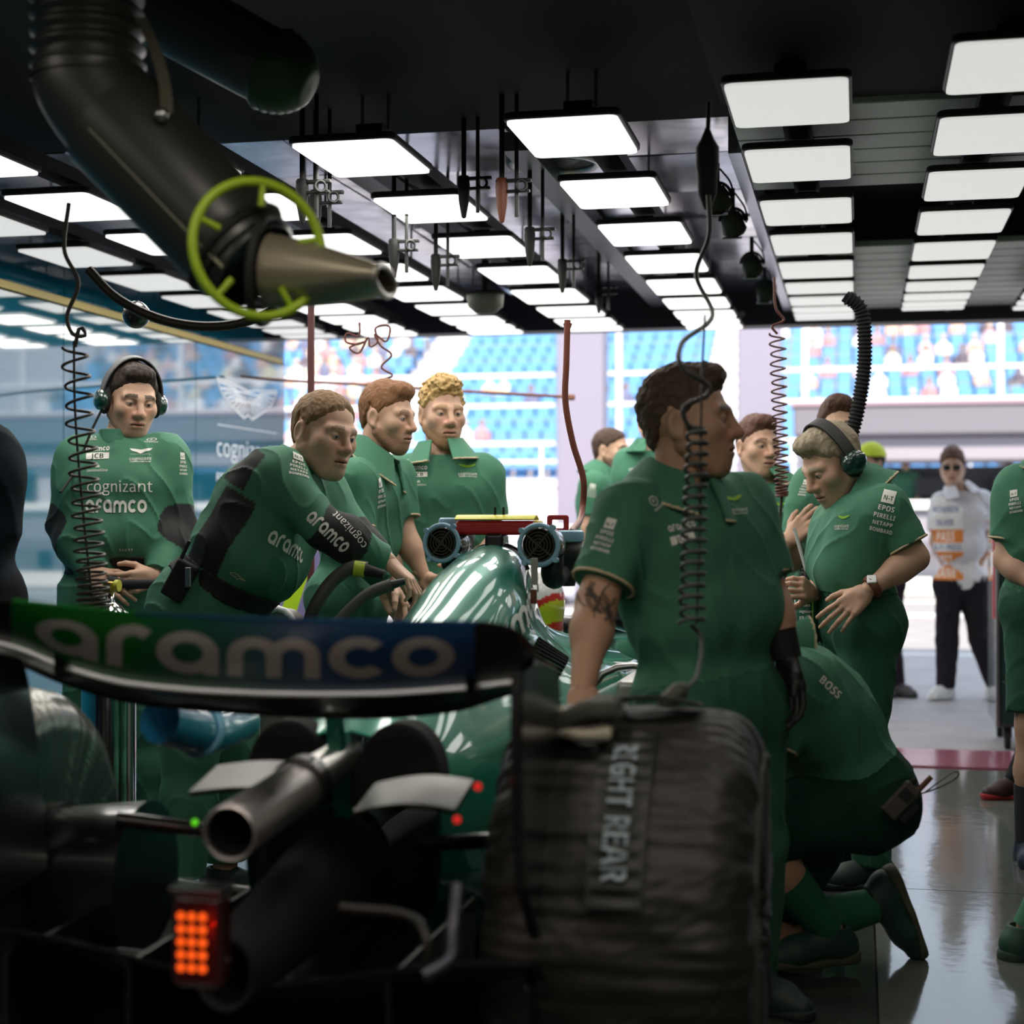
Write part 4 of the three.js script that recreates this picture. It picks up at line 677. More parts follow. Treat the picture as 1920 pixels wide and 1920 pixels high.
  geos.push(meshField(bodyF, lo, hi, 0.0138 * LOD, (x, y, z) => { let n = 1 + noise(x * 30, y * 30, z * 30) * 0.08; return [skin[0] * n, skin[1] * n, skin[2] * n]; }));
  if (!o.noHead) { const H = headGeo(hd, skin, LOD); geos.push(H.geo.applyMatrix4(HM)); }
  for (const k of [0, 1]) {
    const q = o.hands?.[k]; if (q === null) continue; const hs = q ?? {}, dir = hs.dir ? camVec(hs.dir) : wr[k].clone().sub(el[k]).normalize();
    let pn = hs.palm ? camVec(hs.palm) : side.clone().multiplyScalar(k ? -1 : 1); pn.addScaledVector(dir, -pn.dot(dir)).normalize();
    const right = (k === 0) !== !!o.back, gm = handGeo(hs.curl ?? 0.35, hs.spread ?? 0.08, hs.glove ? [0.01, 0.011, 0.01] : skin, LOD); if (!right) flipX(gm);
    const X = V3().crossVectors(dir, pn); geos.push(gm.applyMatrix4(new THREE.Matrix4().makeBasis(X, dir, pn).setPosition(wr[k])));
    if (hs.glove) part('cuff', rod(wr[k].clone().addScaledVector(dir, -0.06), wr[k].clone().addScaledVector(dir, 0.012), 0.04, 0.036, 18), M.black, g, 'black wrist strap');
  }
  const bodyMesh = part('body', mergeGeometries(geos), new THREE.MeshPhysicalMaterial({ vertexColors: true, roughness: 0.55, sheen: 0.2 }), g);
  if (!o.noHead && !hd.bald) part('hair', hairGeo(hd, LOD).applyMatrix4(HM), mat(hd.hair, 0.75), g);
  // clothing
  const cloth = (c) => new THREE.MeshPhysicalMaterial({ color: lin(...c), specularIntensity: Math.max(...c) < 0.06 ? 0.25 : 1, roughness: 0.82, sheen: Math.max(...c) < 0.06 ? 0 : 0.35, sheenRoughness: 0.6, sheenColor: lin(c[0] * 1.6, c[1] * 1.3, c[2] * 1.4) });
  const A = o.fold ?? 1, folds = (x, y, z) => (noise((x + z) * 6, y * 3, (z - x) * 6) * 0.007 - Math.pow(1 - Math.abs(noise((x - z) * 7 + y * 4, y * 4 - (x + z) * 3, 5)), 8) * 0.005 + noise(x * 11 - y * 9, y * 6 + z * 5, z * 13) * 0.0035) * A;
  const out = o.outfit, res = { g, base, s0, HM, front, side, up, wr, el, sh, pel, neck, fields: { body: bodyF }, meshes: { body: bodyMesh } };
  const tk = o.tk ?? 0.72, hemY = o.hem ?? 0.0;
  const hemPlane = (x, y, z) => -((x - pel.x) * up.x + (y - pel.y) * up.y + (z - pel.z) * up.z) - hemY;
  const neckHole = (x, y, z) => { const t = (x - neck.x) * up.x + (y - neck.y) * up.y + (z - neck.z) * up.z, r = Math.hypot(x - neck.x - up.x * t, y - neck.y - up.y * t, z - neck.z - up.z * t); return t - 0.004 - Math.max(0, r - 0.1) * 3; };
  const add = (name, f, cell, m, color) => { const me = part(name, meshField(f, lo, hi, cell * LOD, color), m, g); res.fields[name] = f; res.meshes[name] = me; return me; };
  if (out === 'suit') {
    const tf = blend(torso(0.02), 0.06), lf = blend([...leg(0, 0.026), ...leg(1, 0.026)], 0.03), af = blend([...arm(0, 0.02), ...arm(1, 0.02)], 0.02);
    const wristCut = [0, 1].map((k) => { const d = wr[k].clone().sub(el[k]).normalize(), e = wr[k].clone().addScaledVector(d, -0.01); return (x, y, z) => (x - e.x) * d.x + (y - e.y) * d.y + (z - e.z) * d.z; });
    const near = (k, x, y, z) => Math.hypot(x - wr[k].x, y - wr[k].y, z - wr[k].z) < 0.1;
    const f = (x, y, z) => { let a = af(x, y, z); for (const k of [0, 1]) if (near(k, x, y, z)) a = Math.max(a, wristCut[k](x, y, z)); let d = smin(smin(tf(x, y, z), lf(x, y, z), 0.05), a, 0.035) + folds(x, y, z) * 1.2; d = Math.max(d, neckHole(x, y, z) - 0.02); return Math.max(d, 0.12 - y); };
    add('race_suit', f, 0.0072, new THREE.MeshPhysicalMaterial({ vertexColors: true, roughness: 0.75, sheen: 0.35, sheenRoughness: 0.5, sheenColor: lin(0.05, 0.2, 0.12) }), o.suitColor ? (x, y, z) => o.suitColor(x, y, z, res) : () => GREEN);
    const bf = (x, y, z) => { const t = (x - pel.x) * up.x + (y - pel.y) * up.y + (z - pel.z) * up.z - (o.beltAt ?? 0.1); return Math.max(tf(x, y, z) - 0.007, Math.abs(t) - 0.032); };
    add('belt', bf, 0.008, mat([0.008, 0.008, 0.008], 0.7));
    if (!o.noCollar) { const cf = blend([PR.cone(neck.clone().addScaledVector(up, -0.02), neck.clone().addScaledVector(up, 0.05).lerp(hb, 0.3), 0.076 * b, 0.07)], 0.01); add('collar', (x, y, z) => Math.max(cf(x, y, z), -(cf(x, y, z) + 0.009), neckHole(x, y, z) - 0.035), 0.006, cloth(GREEN)); }
  } else {
    const tf = blend(torso(0.016), 0.06);
    const sleeves = [0, 1].map((k) => { const e = sh[k].clone().lerp(el[k], tk), d = el[k].clone().sub(sh[k]).normalize(), c = PR.cone(sh[k], e, 0.073 * b, 0.069 * b); return (x, y, z) => Math.max(c(x, y, z), (x - e.x) * d.x + (y - e.y) * d.y + (z - e.z) * d.z); });
    const f = (x, y, z) => { let d = tf(x, y, z); d = smin(d, sleeves[0](x, y, z), 0.03); d = smin(d, sleeves[1](x, y, z), 0.03); d += folds(x, y, z); return Math.max(d, hemPlane(x, y, z), neckHole(x, y, z)); };
    add('shirt', f, 0.0095, cloth(o.shirtColor ?? GREEN));
    if (!o.plain) for (const k of [0, 1]) {
      const d = el[k].clone().sub(sh[k]).normalize(), e = sh[k].clone().lerp(el[k], tk); part('sleeve_trim', new THREE.TorusGeometry(0.069 * b, 0.0042, 6, 36).rotateX(Math.PI / 2).applyQuaternion(qTo(d)).translate(e.x, e.y, e.z), M.cream, g, 'cream piping');
    }
    // collar: a flared band, open at the front
    const c0 = neck.clone().addScaledVector(up, 0.006), ax = hb.clone().sub(c0).normalize(), fx = front.clone().addScaledVector(ax, -front.dot(ax)).normalize();
    const collar = (x, y, z) => { const px = x - c0.x, py = y - c0.y, pz = z - c0.z, t = px * ax.x + py * ax.y + pz * ax.z, qx = px - ax.x * t, qy = py - ax.y * t, qz = pz - ax.z * t, r = Math.hypot(qx, qy, qz), cs = (qx * fx.x + qy * fx.y + qz * fx.z) / (r || 1); const drop = Math.max(0, cs) * 0.045, rad = 0.077 * b + (0.05 - t) * 0.66 + drop * 0.3; return Math.max(Math.abs(r - rad) * 0.82 - 0.0062, t - 0.062 + drop * 0.7, -0.03 - drop - t, cs > 0 ? cs - 0.965 : -1); };
    const trim = o.plain ? null : (x, y, z) => { const px = x - c0.x, py = y - c0.y, pz = z - c0.z, t = px * ax.x + py * ax.y + pz * ax.z, qx = px - ax.x * t, qy = py - ax.y * t, qz = pz - ax.z * t, r = Math.hypot(qx, qy, qz), cs = (qx * fx.x + qy * fx.y + qz * fx.z) / (r || 1), dr = Math.max(0, cs) * 0.045; return t < -0.023 - dr ? [0.62, 0.5, 0.32] : (o.shirtColor ?? GREEN); };
    if (!o.noCollar) add('collar', collar, 0.0055, trim ? new THREE.MeshPhysicalMaterial({ vertexColors: true, roughness: 0.8 }) : cloth(o.shirtColor ?? GREEN), trim);
    // trousers or shorts
    const shorts = o.shorts, cuts = [0, 1].map((k) => { const e = hips[k].clone().lerp(kn[k], 0.86), d = kn[k].clone().sub(hips[k]).normalize(), c = PR.cone(hips[k], e, 0.1 * b, 0.086 * b); return (x, y, z) => Math.max(c(x, y, z), (x - e.x) * d.x + (y - e.y) * d.y + (z - e.z) * d.z); });
    const pf = PR.cone(pel.clone().addScaledVector(hipSide, -0.075 * b), pel.clone().addScaledVector(hipSide, 0.075 * b), 0.12 * b, 0.12 * b), lf = shorts ? (x, y, z) => smin(cuts[0](x, y, z), cuts[1](x, y, z), 0.02) : blend([0, 1].flatMap((k) => [PR.cone(hips[k], kn[k], 0.098 * b, 0.075 * b), PR.cone(kn[k], an[k], 0.075 * b, 0.064 * b)]), 0.02);
    const waist = o.waist ?? 0.1, low = blend(torso(0.012), 0.06);
    add(shorts ? 'shorts' : 'trousers', (x, y, z) => { const t = (x - pel.x) * up.x + (y - pel.y) * up.y + (z - pel.z) * up.z; let d = smin(pf(x, y, z), lf(x, y, z), 0.05); d = smin(d, Math.max(low(x, y, z), t - waist, -0.1 - t), 0.02) + folds(x, y, z) * 1.1; return Math.max(d, t - waist, shorts ? -1 : 0.07 - y); }, 0.0105, cloth(o.legColor ?? GREEN2));
  }
  // shoes
  const S = shoeParts();
  for (const k of [0, 1]) {
    const q = o.feet?.[k] ?? {}, dir = q.dir ? camVec(q.dir) : flat.clone().addScaledVector(hipSide, (k ? 1 : -1) * 0.15).normalize(); let u = q.up ? camVec(q.up) : UP.clone(); const X = V3().crossVectors(u, dir).normalize(); u = V3().crossVectors(dir, X);
    const m4 = new THREE.Matrix4().makeBasis(X, u, dir).setPosition(an[k]); const sh0 = part('shoe', S.u.clone().applyMatrix4(m4), mat(o.shoe ?? [0.012, 0.03, 0.022], 0.6), g); part('sole', S.s.clone().applyMatrix4(m4), mat(o.sole ?? [0.02, 0.035, 0.025], 0.7), sh0); part('laces', S.l.clone().applyMatrix4(m4), mat(o.sole ?? [0.03, 0.05, 0.04], 0.8), sh0);
    if (o.sock) { const top = kn[k].clone().lerp(an[k], 0.5); part('sock', rod(top, an[k], 0.056 * b, 0.043 * b, 18), mat(o.sock, 0.85), g); }
  }
  return res;
}
// ---- prints on cloth: found by looking along the line of sight to the cloth, then laid on its surface
const PT = {};
function ptex(name, w, h, draw) { PT[name] = canvasTex(w, h, (x) => { x.clearRect(0, 0, w, h); draw(x, w, h); }); }
const W0 = '#ece9e0';
function txt(str, font, w, h, col = W0) { return (x) => { x.fillStyle = col; x.font = font; x.textAlign = 'center'; x.textBaseline = 'middle'; x.fillText(str, w / 2, h / 2, w * 0.97); }; }
ptex('aramco', 512, 112, (x) => geoWord(x, 'aramco', 6, 108, 96, 25, W0, 0.76));
ptex('cognizant', 512, 128, txt('cognizant', '104px sans-serif', 512, 128));
ptex('jcb', 256, 96, (x) => { x.fillStyle = W0; x.fillRect(4, 6, 248, 84); x.fillStyle = '#12382a'; x.font = 'bold 84px sans-serif'; x.textAlign = 'center'; x.textBaseline = 'middle'; x.fillText('JCB', 128, 50, 220); });
ptex('sentinel', 256, 96, (x) => { x.fillStyle = W0; x.fillRect(116, 6, 8, 34); x.fillRect(128, 0, 8, 40); x.fillRect(104, 16, 8, 24); x.fillRect(140, 16, 8, 24); txt('SentinelOne', '42px sans-serif', 256, 148)(x); });
ptex('wings', 256, 96, (x) => { x.fillStyle = W0; x.beginPath(); x.moveTo(4, 8); x.quadraticCurveTo(90, 22, 118, 30); x.lineTo(138, 30); x.quadraticCurveTo(166, 22, 252, 8); x.quadraticCurveTo(235, 50, 180, 58); x.lineTo(128, 86); x.lineTo(76, 58); x.quadraticCurveTo(22, 50, 4, 8); x.fill(); x.fillRect(20, 90, 216, 3); });
ptex('limewings', 256, 96, (x) => { x.fillStyle = '#86b81c'; x.beginPath(); x.moveTo(4, 8); x.quadraticCurveTo(90, 22, 118, 34); x.lineTo(138, 34); x.quadraticCurveTo(166, 22, 252, 8); x.quadraticCurveTo(230, 60, 128, 80); x.quadraticCurveTo(26, 60, 4, 8); x.fill(); });
ptex('team', 256, 96, (x) => { txt('cognizant', '56px sans-serif', 256, 70)(x); x.fillStyle = W0; txt('FORMULA ONE TEAM', 'bold 22px sans-serif', 256, 150)(x); });
ptex('scott', 256, 64, txt('S C O T T', 'bold 46px sans-serif', 256, 64));
ptex('peroni', 128, 128, (x) => { x.strokeStyle = x.fillStyle = W0; x.lineWidth = 7; x.beginPath(); x.arc(64, 44, 34, 0, 7); x.stroke(); x.font = 'bold 40px sans-serif'; x.textAlign = 'center'; x.fillText('P', 64, 58); x.font = 'bold 26px sans-serif'; x.fillText('PERONI', 64, 112, 124); });
ptex('sleeve', 192, 320, (x) => { x.fillStyle = W0; x.fillRect(46, 6, 92, 92); x.fillStyle = '#22543c'; x.font = 'bold 44px sans-serif'; x.fillText('N-T', 56, 78, 76); x.fillStyle = W0; x.font = 'bold 50px sans-serif'; x.textAlign = 'center'; x.fillText('EPOS', 96, 152, 170); x.font = 'bold 44px sans-serif'; x.fillText('PIRELLI', 96, 206, 180); x.font = 'bold 40px sans-serif'; x.fillText('NETAPP', 96, 256, 170); x.fillText('BOMBARD', 96, 304, 170); });
ptex('boss', 256, 96, txt('BOSS', 'bold 86px sans-serif', 256, 96));
ptex('bossbig', 256, 96, txt('B O S S', 'bold 70px sans-serif', 256, 96));
ptex('star', 192, 96, (x) => { x.strokeStyle = '#d9c9a0'; x.lineWidth = 7; x.beginPath(); x.moveTo(8, 40); x.quadraticCurveTo(50, 8, 90, 34); x.lineTo(184, 70); x.lineTo(120, 66); x.lineTo(104, 88); x.lineTo(84, 62); x.quadraticCurveTo(40, 66, 8, 40); x.stroke(); });
ptex('leg', 96, 512, (x) => { x.save(); x.translate(48, 500); x.rotate(-Math.PI / 2); x.fillStyle = W0; x.font = 'bold 66px sans-serif'; x.textBaseline = 'middle'; x.fillText('ASTON MARTIN', 0, 0, 490); x.restore(); });
ptex('ink', 256, 256, (x) => { x.strokeStyle = 'rgba(62,60,52,0.42)'; for (let k = 0; k < 9; k++) { x.lineWidth = 10 + (k % 3) * 9; x.beginPath(); x.moveTo(30 + (k * 53) % 190, 20 + (k * 37) % 90); x.bezierCurveTo(20 + (k * 91) % 220, 120, 30 + (k * 41) % 200, 140 + (k * 29) % 80, 40 + (k * 67) % 190, 150 + (k * 43) % 95); x.stroke(); } });
ptex('tabard', 256, 384, (x) => { x.fillStyle = '#f3f1ee'; x.fillRect(0, 0, 256, 384); x.fillStyle = '#e8893a'; x.fillRect(0, 150, 256, 62); x.fillRect(0, 252, 256, 132); x.fillStyle = '#59628f'; x.font = 'bold 40px sans-serif'; x.textAlign = 'center'; x.fillText('HEINEKEN', 128, 70, 230); x.fillText('SILVER', 128, 130, 200); x.fillText('FIA F1 PRESS', 128, 246, 246); x.fillStyle = '#f8efe4'; x.font = 'bold 62px sans-serif'; x.fillText('PIT', 128, 314); x.fillText('LANE', 128, 372); x.fillText('PASS', 128, 204); });
const PM = {};
const printMat = (n) => PM[n] ??= new THREE.MeshStandardMaterial({ map: PT[n], transparent: true, roughness: 0.6, polygonOffset: true, polygonOffsetFactor: -4 });
const lay = new THREE.Vector3();
function print(pr, on, px, py, w, h, tex, rot = 0, squash = 1) {
  const f = pr.fields[on], o = camera.position.clone().sub(pr.base), dir = at(px, py, 1).sub(camera.position).normalize(); let t = 1.5, ok = false;
  for (let i = 0; i < 240; i++) { const d = f(o.x + dir.x * t, o.y + dir.y * t, o.z + dir.z * t); if (d < 0.0008) { ok = true; break; } t += clamp(d * 0.6, 0.0005, 0.3); if (t > 20) break; }
  if (!ok) { console.log('print misses', tex, px, py); return; }
  const p = o.clone().addScaledVector(dir, t), e = 0.012, n = V3(f(p.x + e, p.y, p.z) - f(p.x - e, p.y, p.z), f(p.x, p.y + e, p.z) - f(p.x, p.y - e, p.z), f(p.x, p.y, p.z + e) - f(p.x, p.y, p.z - e)).normalize();
  const z = n.clone().multiplyScalar(0.75).addScaledVector(dir, -0.25).normalize(), ca = Math.cos(rot), sa = Math.sin(rot), u = camVec([-sa, ca, 0]); u.addScaledVector(z, -u.dot(z)).normalize(); const x = V3().crossVectors(u, z);
  const q = new THREE.Euler().setFromRotationMatrix(new THREE.Matrix4().makeBasis(x, u, z)), s = FOCAL / t, m = new THREE.Mesh(pr.meshes[on].geometry); m.updateMatrixWorld();
  const cs = Math.max(0.45, Math.abs(x.dot(dir)) < 1 ? Math.sqrt(1 - x.dot(dir) ** 2) : 1);
  const g = new DecalGeometry(m, p, q, V3(w / s / cs * squash, h / s, 0.1)), P = g.attributes.position, N = g.attributes.normal; if (!P || !P.count) { console.log('empty print', tex, px, py); return; }
  for (let i = 0; i < P.count; i++) P.setXYZ(i, P.getX(i) + N.getX(i) * 0.0016, P.getY(i) + N.getY(i) * 0.0016, P.getZ(i) + N.getZ(i) * 0.0016);
  const d = part('print', g, printMat(tex), pr.g); d.castShadow = false;
}

// ------------------------------------------------------------------ the crew
const BROWN = [0.06, 0.034, 0.02], DKBROWN = [0.03, 0.018, 0.011], GINGER = [0.22, 0.1, 0.04], BLOND = [0.5, 0.33, 0.13], SANDY = [0.2, 0.115, 0.05], GREYH = [0.34, 0.28, 0.19];
const distTo = (x, y, z, a) => Math.hypot(x - a.x, y - a.y, z - a.z);
const suitA = (x, y, z, r) => { // elbows and flanks in black
  for (const k of [0, 1]) { const e = r.el[k].clone().lerp(r.wr[k], 0.12); if (distTo(x, y, z, e) < 0.115 && (x - e.x) * r.side.x + (z - e.z) * r.side.z > (k ? -0.4 : -9) && (x - e.x) * r.side.x + (z - e.z) * r.side.z < (k ? 9 : 0.4) && distTo(x, y, z, r.pel) > 0.2) return SUITBLK; }
  return GREEN;
};
const headsetMan = makePerson({
  label: 'man in green race suit and black headset standing by the glossy teal wall', d: 5.8, b: 1.06, belly: 1.12, outfit: 'suit', beltAt: 0.115, suitColor: suitA,
  head: { p: [247, 752], yaw: 30, pitch: 14, roll: -3, hair: DKBROWN, vol: 0.01, top: 0.006, line: 0.078, wide: 1.05, jaw: 1.12, beard: 0.22, squint: 1, scale: 1.06 },
  neck: [222, 825], sh: [[148, 864], [310, 858]], el: [[122, 985, 0.0], [332, 985, 0.0]], wr: [[176, 1074, 0.16], [292, 1080, 0.16]], pelvis: [226, 1118], mid: [226, 1000],
  hands: [{ dir: [0.75, -0.45, 0.45], palm: [0.3, -0.4, -0.5], curl: 0.45 }, { dir: [-0.75, -0.2, 0.5], palm: [-0.2, 0.1, -0.8], curl: 0.6 }],
});
const leaningMan = makePerson({
  label: 'heavy man in green and black suit leaning over the engine cover', d: 5.1, b: 1.1, belly: 1.32, outfit: 'suit', beltAt: 0.075, hipSide: [0.35, 0, -0.9],
  suitColor: (x, y, z, r) => { const u = (x - r.pel.x) * r.up.x + (y - r.pel.y) * r.up.y + (z - r.pel.z) * r.up.z, v = (x - r.pel.x) * r.front.x + (y - r.pel.y) * r.front.y + (z - r.pel.z) * r.front.z; const e = r.el[0].clone().lerp(r.wr[0], 0.22); if (distTo(x, y, z, e) < 0.105) return SUITBLK; const e2 = r.el[1].clone().lerp(r.wr[1], 0.2); if (distTo(x, y, z, e2) < 0.1) return SUITBLK; const near = distTo(x, y, z, r.sh[0]); if (near > 0.12 && u > 0.1 && u < 0.36 && v > -0.075 + u * 0.02 && v < 0.055) return SUITBLK; if (u > 0.37 && u < 0.5 && v < -0.005 && v > -0.1) return SUITBLK; return GREEN; },
  head: { p: [607, 815, 0.02], yaw: 48, pitch: 12, roll: -6, hair: SANDY, vol: 0.008, line: 0.084, wide: 1.1, jaw: 1.3, fair: 1, scale: 1.08, squint: 1 },
  neck: [552, 872], sh: [[514, 893, 0.16], [588, 905, -0.16]], el: [[607, 992, 0.2], [665, 1010, -0.12]], wr: [[727, 1052, 0.12], [735, 1092, -0.06]], pelvis: [395, 1128], mid: [455, 1020],
  hands: [{ dir: [0.72, -0.62, 0.1], palm: [-0.3, -0.8, -0.1], curl: 0.5 }, { dir: [0.3, -0.8, 0.2], palm: [-0.5, -0.4, 0.4], curl: 0.45 }],
});
const profileMan = makePerson({
  label: 'ginger-bearded man in green polo shirt in profile behind the leaning man', d: 5.75, b: 0.97, outfit: 'polo',
  head: { p: [726, 784], yaw: 62, pitch: 8, hair: GINGER, vol: 0.009, top: 0.009, line: 0.07, beard: 0.75, fair: 1 },
  neck: [692, 862], sh: [[662, 905, 0.17], [742, 898, -0.15]], el: [[668, 1022, 0.2], [757, 1000, -0.12]], wr: [[722, 1102, 0.16], [795, 1082, -0.1]], pelvis: [655, 1118], mid: [668, 1010],
  hands: [{ dir: [0.5, -0.75, 0.1], curl: 0.4 }, { dir: [0.6, -0.6, 0.1], curl: 0.4 }],
});
const blondMan = makePerson({
  label: 'curly blond bearded man in green polo facing the camera behind the car', d: 6.2, b: 1.04, outfit: 'polo',
  head: { p: [829, 778], yaw: 20, pitch: 4, hair: BLOND, vol: 0.01, top: 0.02, curl: 1.2, line: 0.074, bc: [0.3, 0.16, 0.06], beard: 0.9, fair: 1, squint: 1, scale: 1.06, low: -0.03 },
  neck: [829, 855], sh: [[760, 894], [906, 892]], el: [[748, 1000, -0.02], [922, 1000]], wr: [[745, 1090, 0.08], [880, 1062, 0.14]], pelvis: [836, 1100], mid: [832, 1000], hands: [{}, { dir: [-0.6, -0.5, 0.3] }],
});
const beardedMan = makePerson({
  lod: 1.5, label: 'dark-bearded man in team polo standing outside beyond the tall hose', d: 8.8, b: 1.0, outfit: 'polo', plain: 1,
  head: { p: [1146, 846], yaw: 62, pitch: 4, hair: [0.06, 0.03, 0.02], vol: 0.008, beard: 0.9, line: 0.07 },
  neck: [1128, 892], sh: [[1112, 912, 0.16], [1152, 912, -0.15]], el: [[1105, 990, 0.17], [1160, 990, -0.12]], wr: [[1116, 1062, 0.14], [1175, 1050, -0.1]], pelvis: [1132, 1062],
});
const hiddenMan = makePerson({
  lod: 2, label: 'man in team polo mostly hidden behind the foreground mechanic', d: 8.3, b: 1.02, outfit: 'polo', plain: 1,
  head: { p: [1228, 798], yaw: 20, hair: DKBROWN }, neck: [1222, 846], sh: [[1182, 868], [1268, 868]], el: [[1174, 962], [1280, 960]], wr: [[1180, 1040], [1270, 1040]], pelvis: [1222, 1030],
});
const mechanic = makePerson({
  label: 'large mechanic in green polo with black glove leaning on the covered rear tyre', d: 4.0, b: 1.1, belly: 1.12, outfit: 'polo', tattoo: 1, tk: 0.78, waist: 0.08, hem: -0.06, fold: 1.15, skin: [0.52, 0.3, 0.19],
  head: { p: [1290, 795, 0], yaw: 74, pitch: -2, hair: [0.085, 0.052, 0.03], vol: 0.009, top: 0.01, line: 0.072, curl: 0.6, beard: 0.16, scale: 1.1, jaw: 1.05, low: -0.065 },
  neck: [1262, 918], sh: [[1178, 966, 0.12], [1392, 952, -0.1]], el: [[1118, 1130, 0.2], [1442, 1120, -0.06]], wr: [[1092, 1292, 0.36], [1474, 1226, 0.02]], pelvis: [1330, 1318, 0.02], mid: [1312, 1150],
  hands: [{ dir: [0.1, -0.75, 0.6], palm: [0, -0.6, -0.7], curl: 0.25 }, { dir: [0.22, -0.95, 0.15], palm: [-0.75, 0.1, 0.3], curl: 0.42, glove: 1 }],
});
const shortHaired = makePerson({
  lod: 1.1, label: 'frowning short-haired man in green polo beside the red coiled cable', d: 6.9, b: 1.0, outfit: 'polo',
  head: { p: [1420, 838], yaw: 22, pitch: 4, hair: [0.1, 0.04, 0.025], vol: 0.008, top: 0.008, line: 0.074, squint: 1, fair: 1, scale: 1.05 },
  neck: [1432, 908], sh: [[1386, 932], [1488, 930]], el: [[1380, 1015], [1500, 1020]], wr: [[1388, 1090, 0.08], [1490, 1090, 0.08]], pelvis: [1440, 1110],
});
const earDefender = makePerson({
  label: 'grey-haired man in green polo and headphones looking down with hand on hip', d: 5.5, b: 1.02, belly: 1.1, outfit: 'polo', hem: -0.09, waist: 0.1, tk: 0.74,
  head: { p: [1562, 872], yaw: -66, pitch: 30, roll: 4, hair: GREYH, vol: 0.011, top: 0.008, line: 0.068, squint: 1, scale: 1.08, low: -0.06, quiff: 0.004 },
  neck: [1622, 930], sh: [[1592, 968, -0.2], [1662, 955, 0.17]], el: [[1556, 1068, -0.22], [1716, 1046, 0.2]], wr: [[1520, 1112, -0.02], [1624, 1108, 0.22]], pelvis: [1612, 1162], mid: [1604, 1060],
  hands: [{ dir: [-0.45, 0.2, 0.75], palm: [-0.75, -0.2, -0.6], curl: 0.85 }, { dir: [-0.75, -0.62, 0.1], palm: [0.2, -0.3, -0.9], curl: 0.25, spread: 0.12 }],
});
const chestHand = makePerson({
  lod: 1.2, label: 'man in green polo holding his hand to his chest behind the headphone wearer', d: 6.4, b: 1.0, outfit: 'polo',
  head: { p: [1572, 810], yaw: -4, pitch: -2, hair: [0.08, 0.035, 0.02], vol: 0.014, top: 0.02, line: 0.078 },
  neck: [1574, 880], sh: [[1524, 910], [1632, 908]], el: [[1482, 1052, 0.06], [1650, 1010]], wr: [[1480, 1014, 0.24], [1640, 1090, 0.1]], pelvis: [1572, 1115],
  hands: [{ dir: [0.6, 0.72, 0.15], palm: [0.35, -0.1, -0.9], curl: 0.5, spread: 0.06 }, {}],
});
const marshal = makePerson({
  lod: 1.5, label: 'marshal in white shirt, orange tabard and sunglasses standing in the pit lane', d: 11.1, b: 0.98, outfit: 'polo', plain: 1, shirtColor: [0.72, 0.7, 0.72], legColor: [0.02, 0.016, 0.022], shoe: [0.7, 0.68, 0.66], sole: [0.7, 0.7, 0.7], hem: 0.06, waist: 0.05, fold: 1.5,
  head: { p: [1786, 878], yaw: -18, pitch: 4, hair: [0.16, 0.09, 0.06], vol: 0.02, top: 0.018, curl: 1, line: 0.07, low: -0.06 },
  neck: [1796, 922], sh: [[1766, 944], [1842, 940]], el: [[1754, 1014], [1862, 1005]], wr: [[1772, 1060, -0.1], [1840, 1050, -0.12]], pelvis: [1802, 1092], kn: [[1776, 1198], [1836, 1198]], an: [[1772, 1284], [1864, 1284]], feet: [{ dir: [-0.7, 0, 0.6] }, { dir: [0.3, 0, 0.8] }],
});
const kneeling = makePerson({
  label: 'mechanic in green shirt and dark green shorts kneeling beside the rear wheel', d: 4.45, b: 1.12, outfit: 'polo', back: 1, shorts: 1, legColor: [0.012, 0.05, 0.03], sock: [0.012, 0.12, 0.065], shoe: [0.014, 0.05, 0.034], sole: [0.075, 0.08, 0.045], hem: -0.03, waist: 0.12, fold: 1.5, hipSide: [0.55, 0, 0.83], skin: [0.52, 0.3, 0.19],
  head: { p: [1378, 1232, 0], yaw: -120, pitch: 30, hair: BROWN }, neck: [1440, 1258], sh: [[1415, 1302, -0.16], [1476, 1290, 0.16]], el: [[1350, 1430, -0.12], [1428, 1440, 0.2]], wr: [[1290, 1470, -0.1], [1340, 1480, 0.15]], pelvis: [1580, 1478], mid: [1536, 1370],
  kn: [[1424, 1752, 0.0], [1400, 1560, 0.14]], an: [[1640, 1696, -0.02], [1552, 1742, 0.1]], feet: [{ dir: [0.35, -0.93, -0.05], up: [-0.93, -0.35, 0.1] }, { dir: [-0.93, -0.02, 0.25] }],
});
const edgeMan = makePerson({
  lod: 1.6, label: 'man in green polo and shorts cut off by the right edge beside the cabinet', d: 5.75, b: 1.02, outfit: 'polo', shorts: 1, sock: [0.02, 0.03, 0.03],
  head: { p: [1985, 800], yaw: -20, hair: BROWN }, neck: [1978, 880], sh: [[1908, 915], [2050, 915]], el: [[1886, 1050, 0.0], [2070, 1040]], wr: [[1945, 1100, 0.14], [2040, 1120, 0.1]], pelvis: [1982, 1125], an: [[1926, 1578], [2020, 1578]], shoe: [0.01, 0.016, 0.04],
});
const redShoes = makePerson({
  lod: 2, label: 'person in black and red shoes mostly outside the right edge', d: 7.1, b: 1.0, outfit: 'polo', shoe: [0.03, 0.008, 0.008], sole: [0.35, 0.015, 0.02], legColor: [0.012, 0.014, 0.016],
  head: { p: [2085, 790], yaw: -40, hair: BROWN }, neck: [2085, 865], sh: [[2025, 890], [2145, 890]], el: [[2015, 1000], [2160, 1000]], wr: [[2030, 1080], [2150, 1080]], pelvis: [2085, 1110], an: [[1912, 1457], [2110, 1457]], kn: [[1992, 1290, 0.05], [2100, 1290]], feet: [{ dir: [-0.95, 0, 0.25] }, {}],
});
